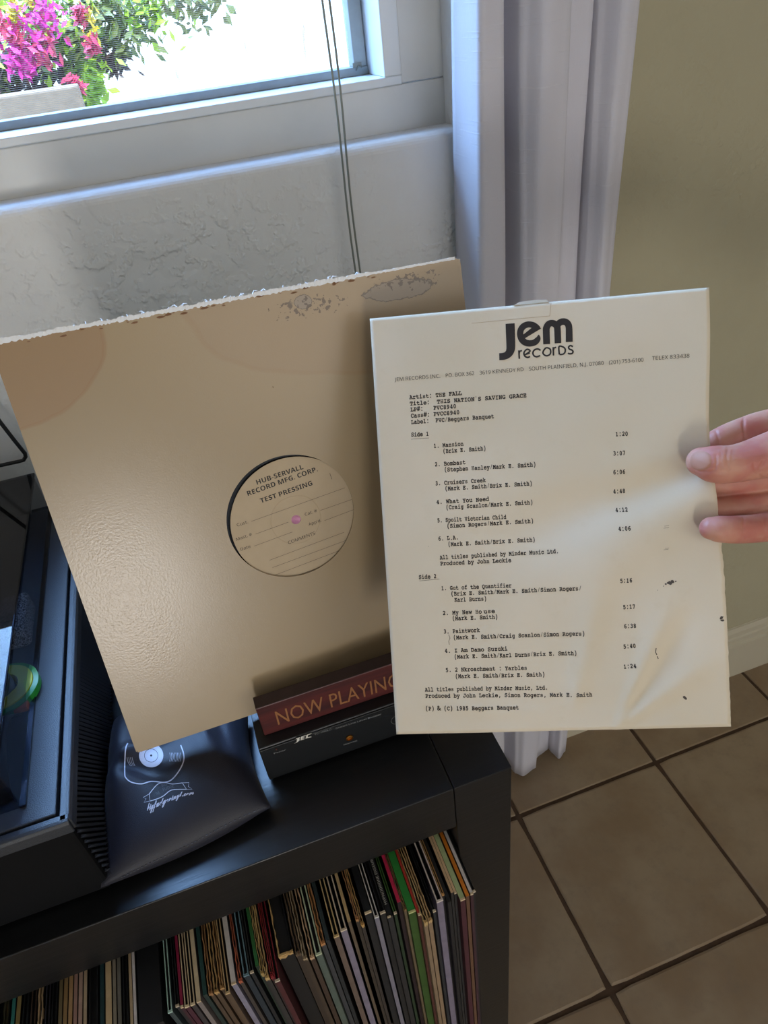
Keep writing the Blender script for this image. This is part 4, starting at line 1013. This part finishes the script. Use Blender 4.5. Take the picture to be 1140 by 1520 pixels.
    b2 = MB(); pts = [z3(215, 935), z3(280, 903), z3(360, 862), z3(440, 826), z3(520, 788), z3(600, 748), z3(680, 704), z3(760, 662), z3(860, 612), z3(950, 572)]
    pp = sp(pts, 8)
    for i in range(0, len(pp)-1, 2): b2.tube([q(*pp[i]), q(*pp[i+1])], .00035, 5)
    b2.build('stitching', mat('thread_grey', (84, 84, 92), .8), ob)
pouch()
# ------------------------------------------------------------------ hand
def depth_of(p): return (p-EYE).dot(fwd)
def pdep(px, py):
    p = plane_uv(PFm, px, py); p.x = min(p.x, PWd); return depth_of(psurf(p.x, p.y))
def hand():
    D0 = pdep(1060, 700)
    ch = []
    def H(px, py, dz): return at(px, py, (pdep(px, py) if px < 1060 else D0)+dz)
    # (pixel x, pixel y, depth behind sheet edge, radius m)
    thumb = [(1040, 685, -.0098, .0090), (1050, 687, -.0120, .0108), (1062, 689, -.0130, .0116), (1085, 689, -.0130, .0118), (1110, 684, -.0120, .0124), (1140, 676, -.010, .0140), (1175, 668, -.004, .0165), (1215, 664, .006, .020)]
    index = [(1050, 666, .0115, .0070), (1062, 658, .0120, .0084), (1080, 650, .0125, .0092), (1103, 641, .0135, .0094), (1130, 633, .0150, .0100), (1165, 628, .017, .0106), (1205, 640, .020, .0120), (1250, 665, .022, .013)]
    middle = [(1040, 716, .0115, .0074), (1060, 716, .0120, .0084), (1090, 714, .0130, .0088), (1130, 710, .0150, .0094), (1175, 700, .018, .010), (1225, 700, .022, .012)]
    ring = [(1046, 757, .0105, .0072), (1064, 756, .0115, .0082), (1090, 753, .0125, .0085), (1125, 749, .0140, .0090), (1170, 742, .017, .010), (1225, 735, .022, .012)]
    little = [(1055, 784, -.0080, .0072), (1064, 785, -.0088, .0082), (1078, 786, -.0078, .0086), (1098, 786, -.0040, .0089), (1125, 784, .0010, .0092), (1165, 778, .008, .0098), (1215, 768, .016, .0115)]
    palm = [(1185, 668, .012, .020), (1225, 700, .020, .024), (1260, 705, .024, .028), (1310, 715, .028, .029), (1370, 735, .030, .027), (1430, 765, .03, .025), (1560, 840, .02, .030), (1760, 960, .0, .036)]
    mb = MB()
    def cat(pts, k=6):
        P = [(H(x, y, d), r) for x, y, d, r in pts]; out = []
        for i in range(len(P)-1):
            a, b, c, d = P[max(i-1, 0)], P[i], P[i+1], P[min(i+2, len(P)-1)]
            for s in range(k):
                s /= k; h = lambda w, x, y, z: .5*(2*x+(y-w)*s+(2*w-5*x+4*y-z)*s*s+(3*x-w-3*y+z)*s**3)
                out.append((Vector((h(a[0].x, b[0].x, c[0].x, d[0].x), h(a[0].y, b[0].y, c[0].y, d[0].y), h(a[0].z, b[0].z, c[0].z, d[0].z))), h(a[1], b[1], c[1], d[1])))
        out.append(P[-1]); return out
    def digit(pts, n=20):
        o_ = cat(pts); p0, r0 = o_[0]; d = (o_[0][0]-o_[2][0]).normalized(); pre = []
        for a in (88, 75, 60, 45, 30, 15): a = math.radians(a); pre.append((p0+d*r0*math.sin(a)*.95, r0*math.cos(a)))
        o_ = pre+o_; pe, re = o_[-1]; d = (o_[-1][0]-o_[-3][0]).normalized()
        for a in (30, 60, 85): a = math.radians(a); o_.append((pe+d*re*math.sin(a), re*math.cos(a)))
        mb.tube([p for p, _ in o_], [r for _, r in o_], n)
    for c in (thumb, index, middle, ring, little): digit(c)
    digit(palm, 28)
    digit([(1195, 690, .018, .018), (1235, 760, .020, .017), (1320, 770, .026, .02)], 20)
    me = bpy.data.meshes.new('h'); me.from_pydata(mb.v, [], mb.f); ob = bpy.data.objects.new('h', me); COL.objects.link(ob)
    rm = ob.modifiers.new('r', 'REMESH'); rm.mode = 'VOXEL'; rm.voxel_size = .0009
    smo = ob.modifiers.new('s', 'SMOOTH'); smo.iterations = 6; smo.factor = .5
    dg = bpy.context.evaluated_depsgraph_get(); me2 = bpy.data.meshes.new_from_object(ob.evaluated_get(dg)); bpy.data.objects.remove(ob)
    me2.name = 'hand'
    bv = BVHTree.FromPolygons([v.co for v in me2.vertices], [tuple(p.vertices) for p in me2.polygons])
    def hp(px, py):
        h = bv.ray_cast(EYE, ray(px, py).normalized()); return h[0], h[1]
    z = lambda x, y: (940+x*.17544, 580+y*.17544)
    cre = []   # creases as pixel polylines pressed into the skin
    for line, wd, dp in (([z(800, 490), z(790, 560), z(800, 640), z(815, 680)], .0006, .0005), ([z(745, 520), z(735, 600), z(750, 660)], .0005, .00035), ([z(935, 190), z(930, 300), z(945, 430)], .0008, .0011), ([z(1020, 620), z(1040, 680), z(1090, 740)], .0009, .0008), ([z(1100, 600), z(1070, 660), z(1075, 700)], .0008, .0007),
                         ([z(840, 500), z(835, 600)], .0005, .0003), ([z(935, 1070), z(925, 1160), z(945, 1260)], .0008, .0005), ([z(1100, 1050), z(1110, 1150), z(1105, 1270)], .0007, .0004), ([z(700, 340), z(720, 400), z(735, 470)], .0007, .0006), ([z(560, 680), z(640, 690), z(690, 670), z(705, 600), z(700, 540)], .0006, .0006), ([z(1120, 380), z(1000, 430), z(900, 460)], .0004, .0001)):
        for i in range(len(line)-1):
            for k in range(8):
                s = k/8; h = hp(line[i][0]+(line[i+1][0]-line[i][0])*s, line[i][1]+(line[i+1][1]-line[i][1])*s)
                if h[0] is not None: cre.append((h[0], h[1], wd, dp))
    cre = [(p, n, w_, d_) for p, n, w_, d_ in cre if (p-EYE).length < .62]
    from mathutils.kdtree import KDTree
    kd = KDTree(len(cre)); [kd.insert(c[0], i) for i, c in enumerate(cre)]; kd.balance()
    for v in me2.vertices:
        co, i, dist = kd.find(v.co)
        if dist < .004: p, n, w_, d_ = cre[i]; v.co -= n*d_*math.exp(-(dist/w_)**2)
    me2.materials.append(SK); me2.polygons.foreach_set('use_smooth', [True]*len(me2.polygons)); me2.update()
    o = bpy.data.objects.new('hand', me2); COL.objects.link(o)
    tag(o, 'bare right hand pinching the right edge of the typed sheet, thumb in front', 'hand')
    # thumb nail
    c = z(572, 592); mb = MB(); rings = []
    for k, f in enumerate((0, .35, .65, .88, 1)):
        ring_ = []
        for j in range(28):
            a = 2*math.pi*j/28; ca, sa = math.cos(a), math.sin(a); sqx = math.copysign(abs(ca)**.9, ca)*16.8; sqy = math.copysign(abs(sa)**.85, sa)*14.6
            px = c[0]+f*(sqx*.97-sqy*.10); py = c[1]+f*(sqy+sqx*.06)
            h = hp(px, py); p = h[0] if h[0] is not None else at(px, py, D0); ring_.append(p+(h[1] if h[1] is not None else -fwd)*(.00035-(.0004 if f == 1 else 0)))
        rings.append(ring_)
    mb.loft(rings, caps=False)
    mb.build('thumb_nail', NAIL, o, smooth=True)
SK = mat('skin', (205, 140, 122), .48, sss=.25, spec=.45); t = SK.node_tree; b = t.nodes['Principled BSDF']; o = objc(t)
c = mixc(t, noi(t, o, 55, 3).smooth(.3, .7), lin((194, 140, 118)), lin((182, 110, 98))); t.links.new(c, b.inputs['Base Color'])
bump(t, b, noi(t, o, 700, 3, .6)+noi(t, o, 180, 2)*.6, .22, .0005)
NAIL = mat('nail', (178, 126, 104), .5, sss=.1, spec=.15)
hand()
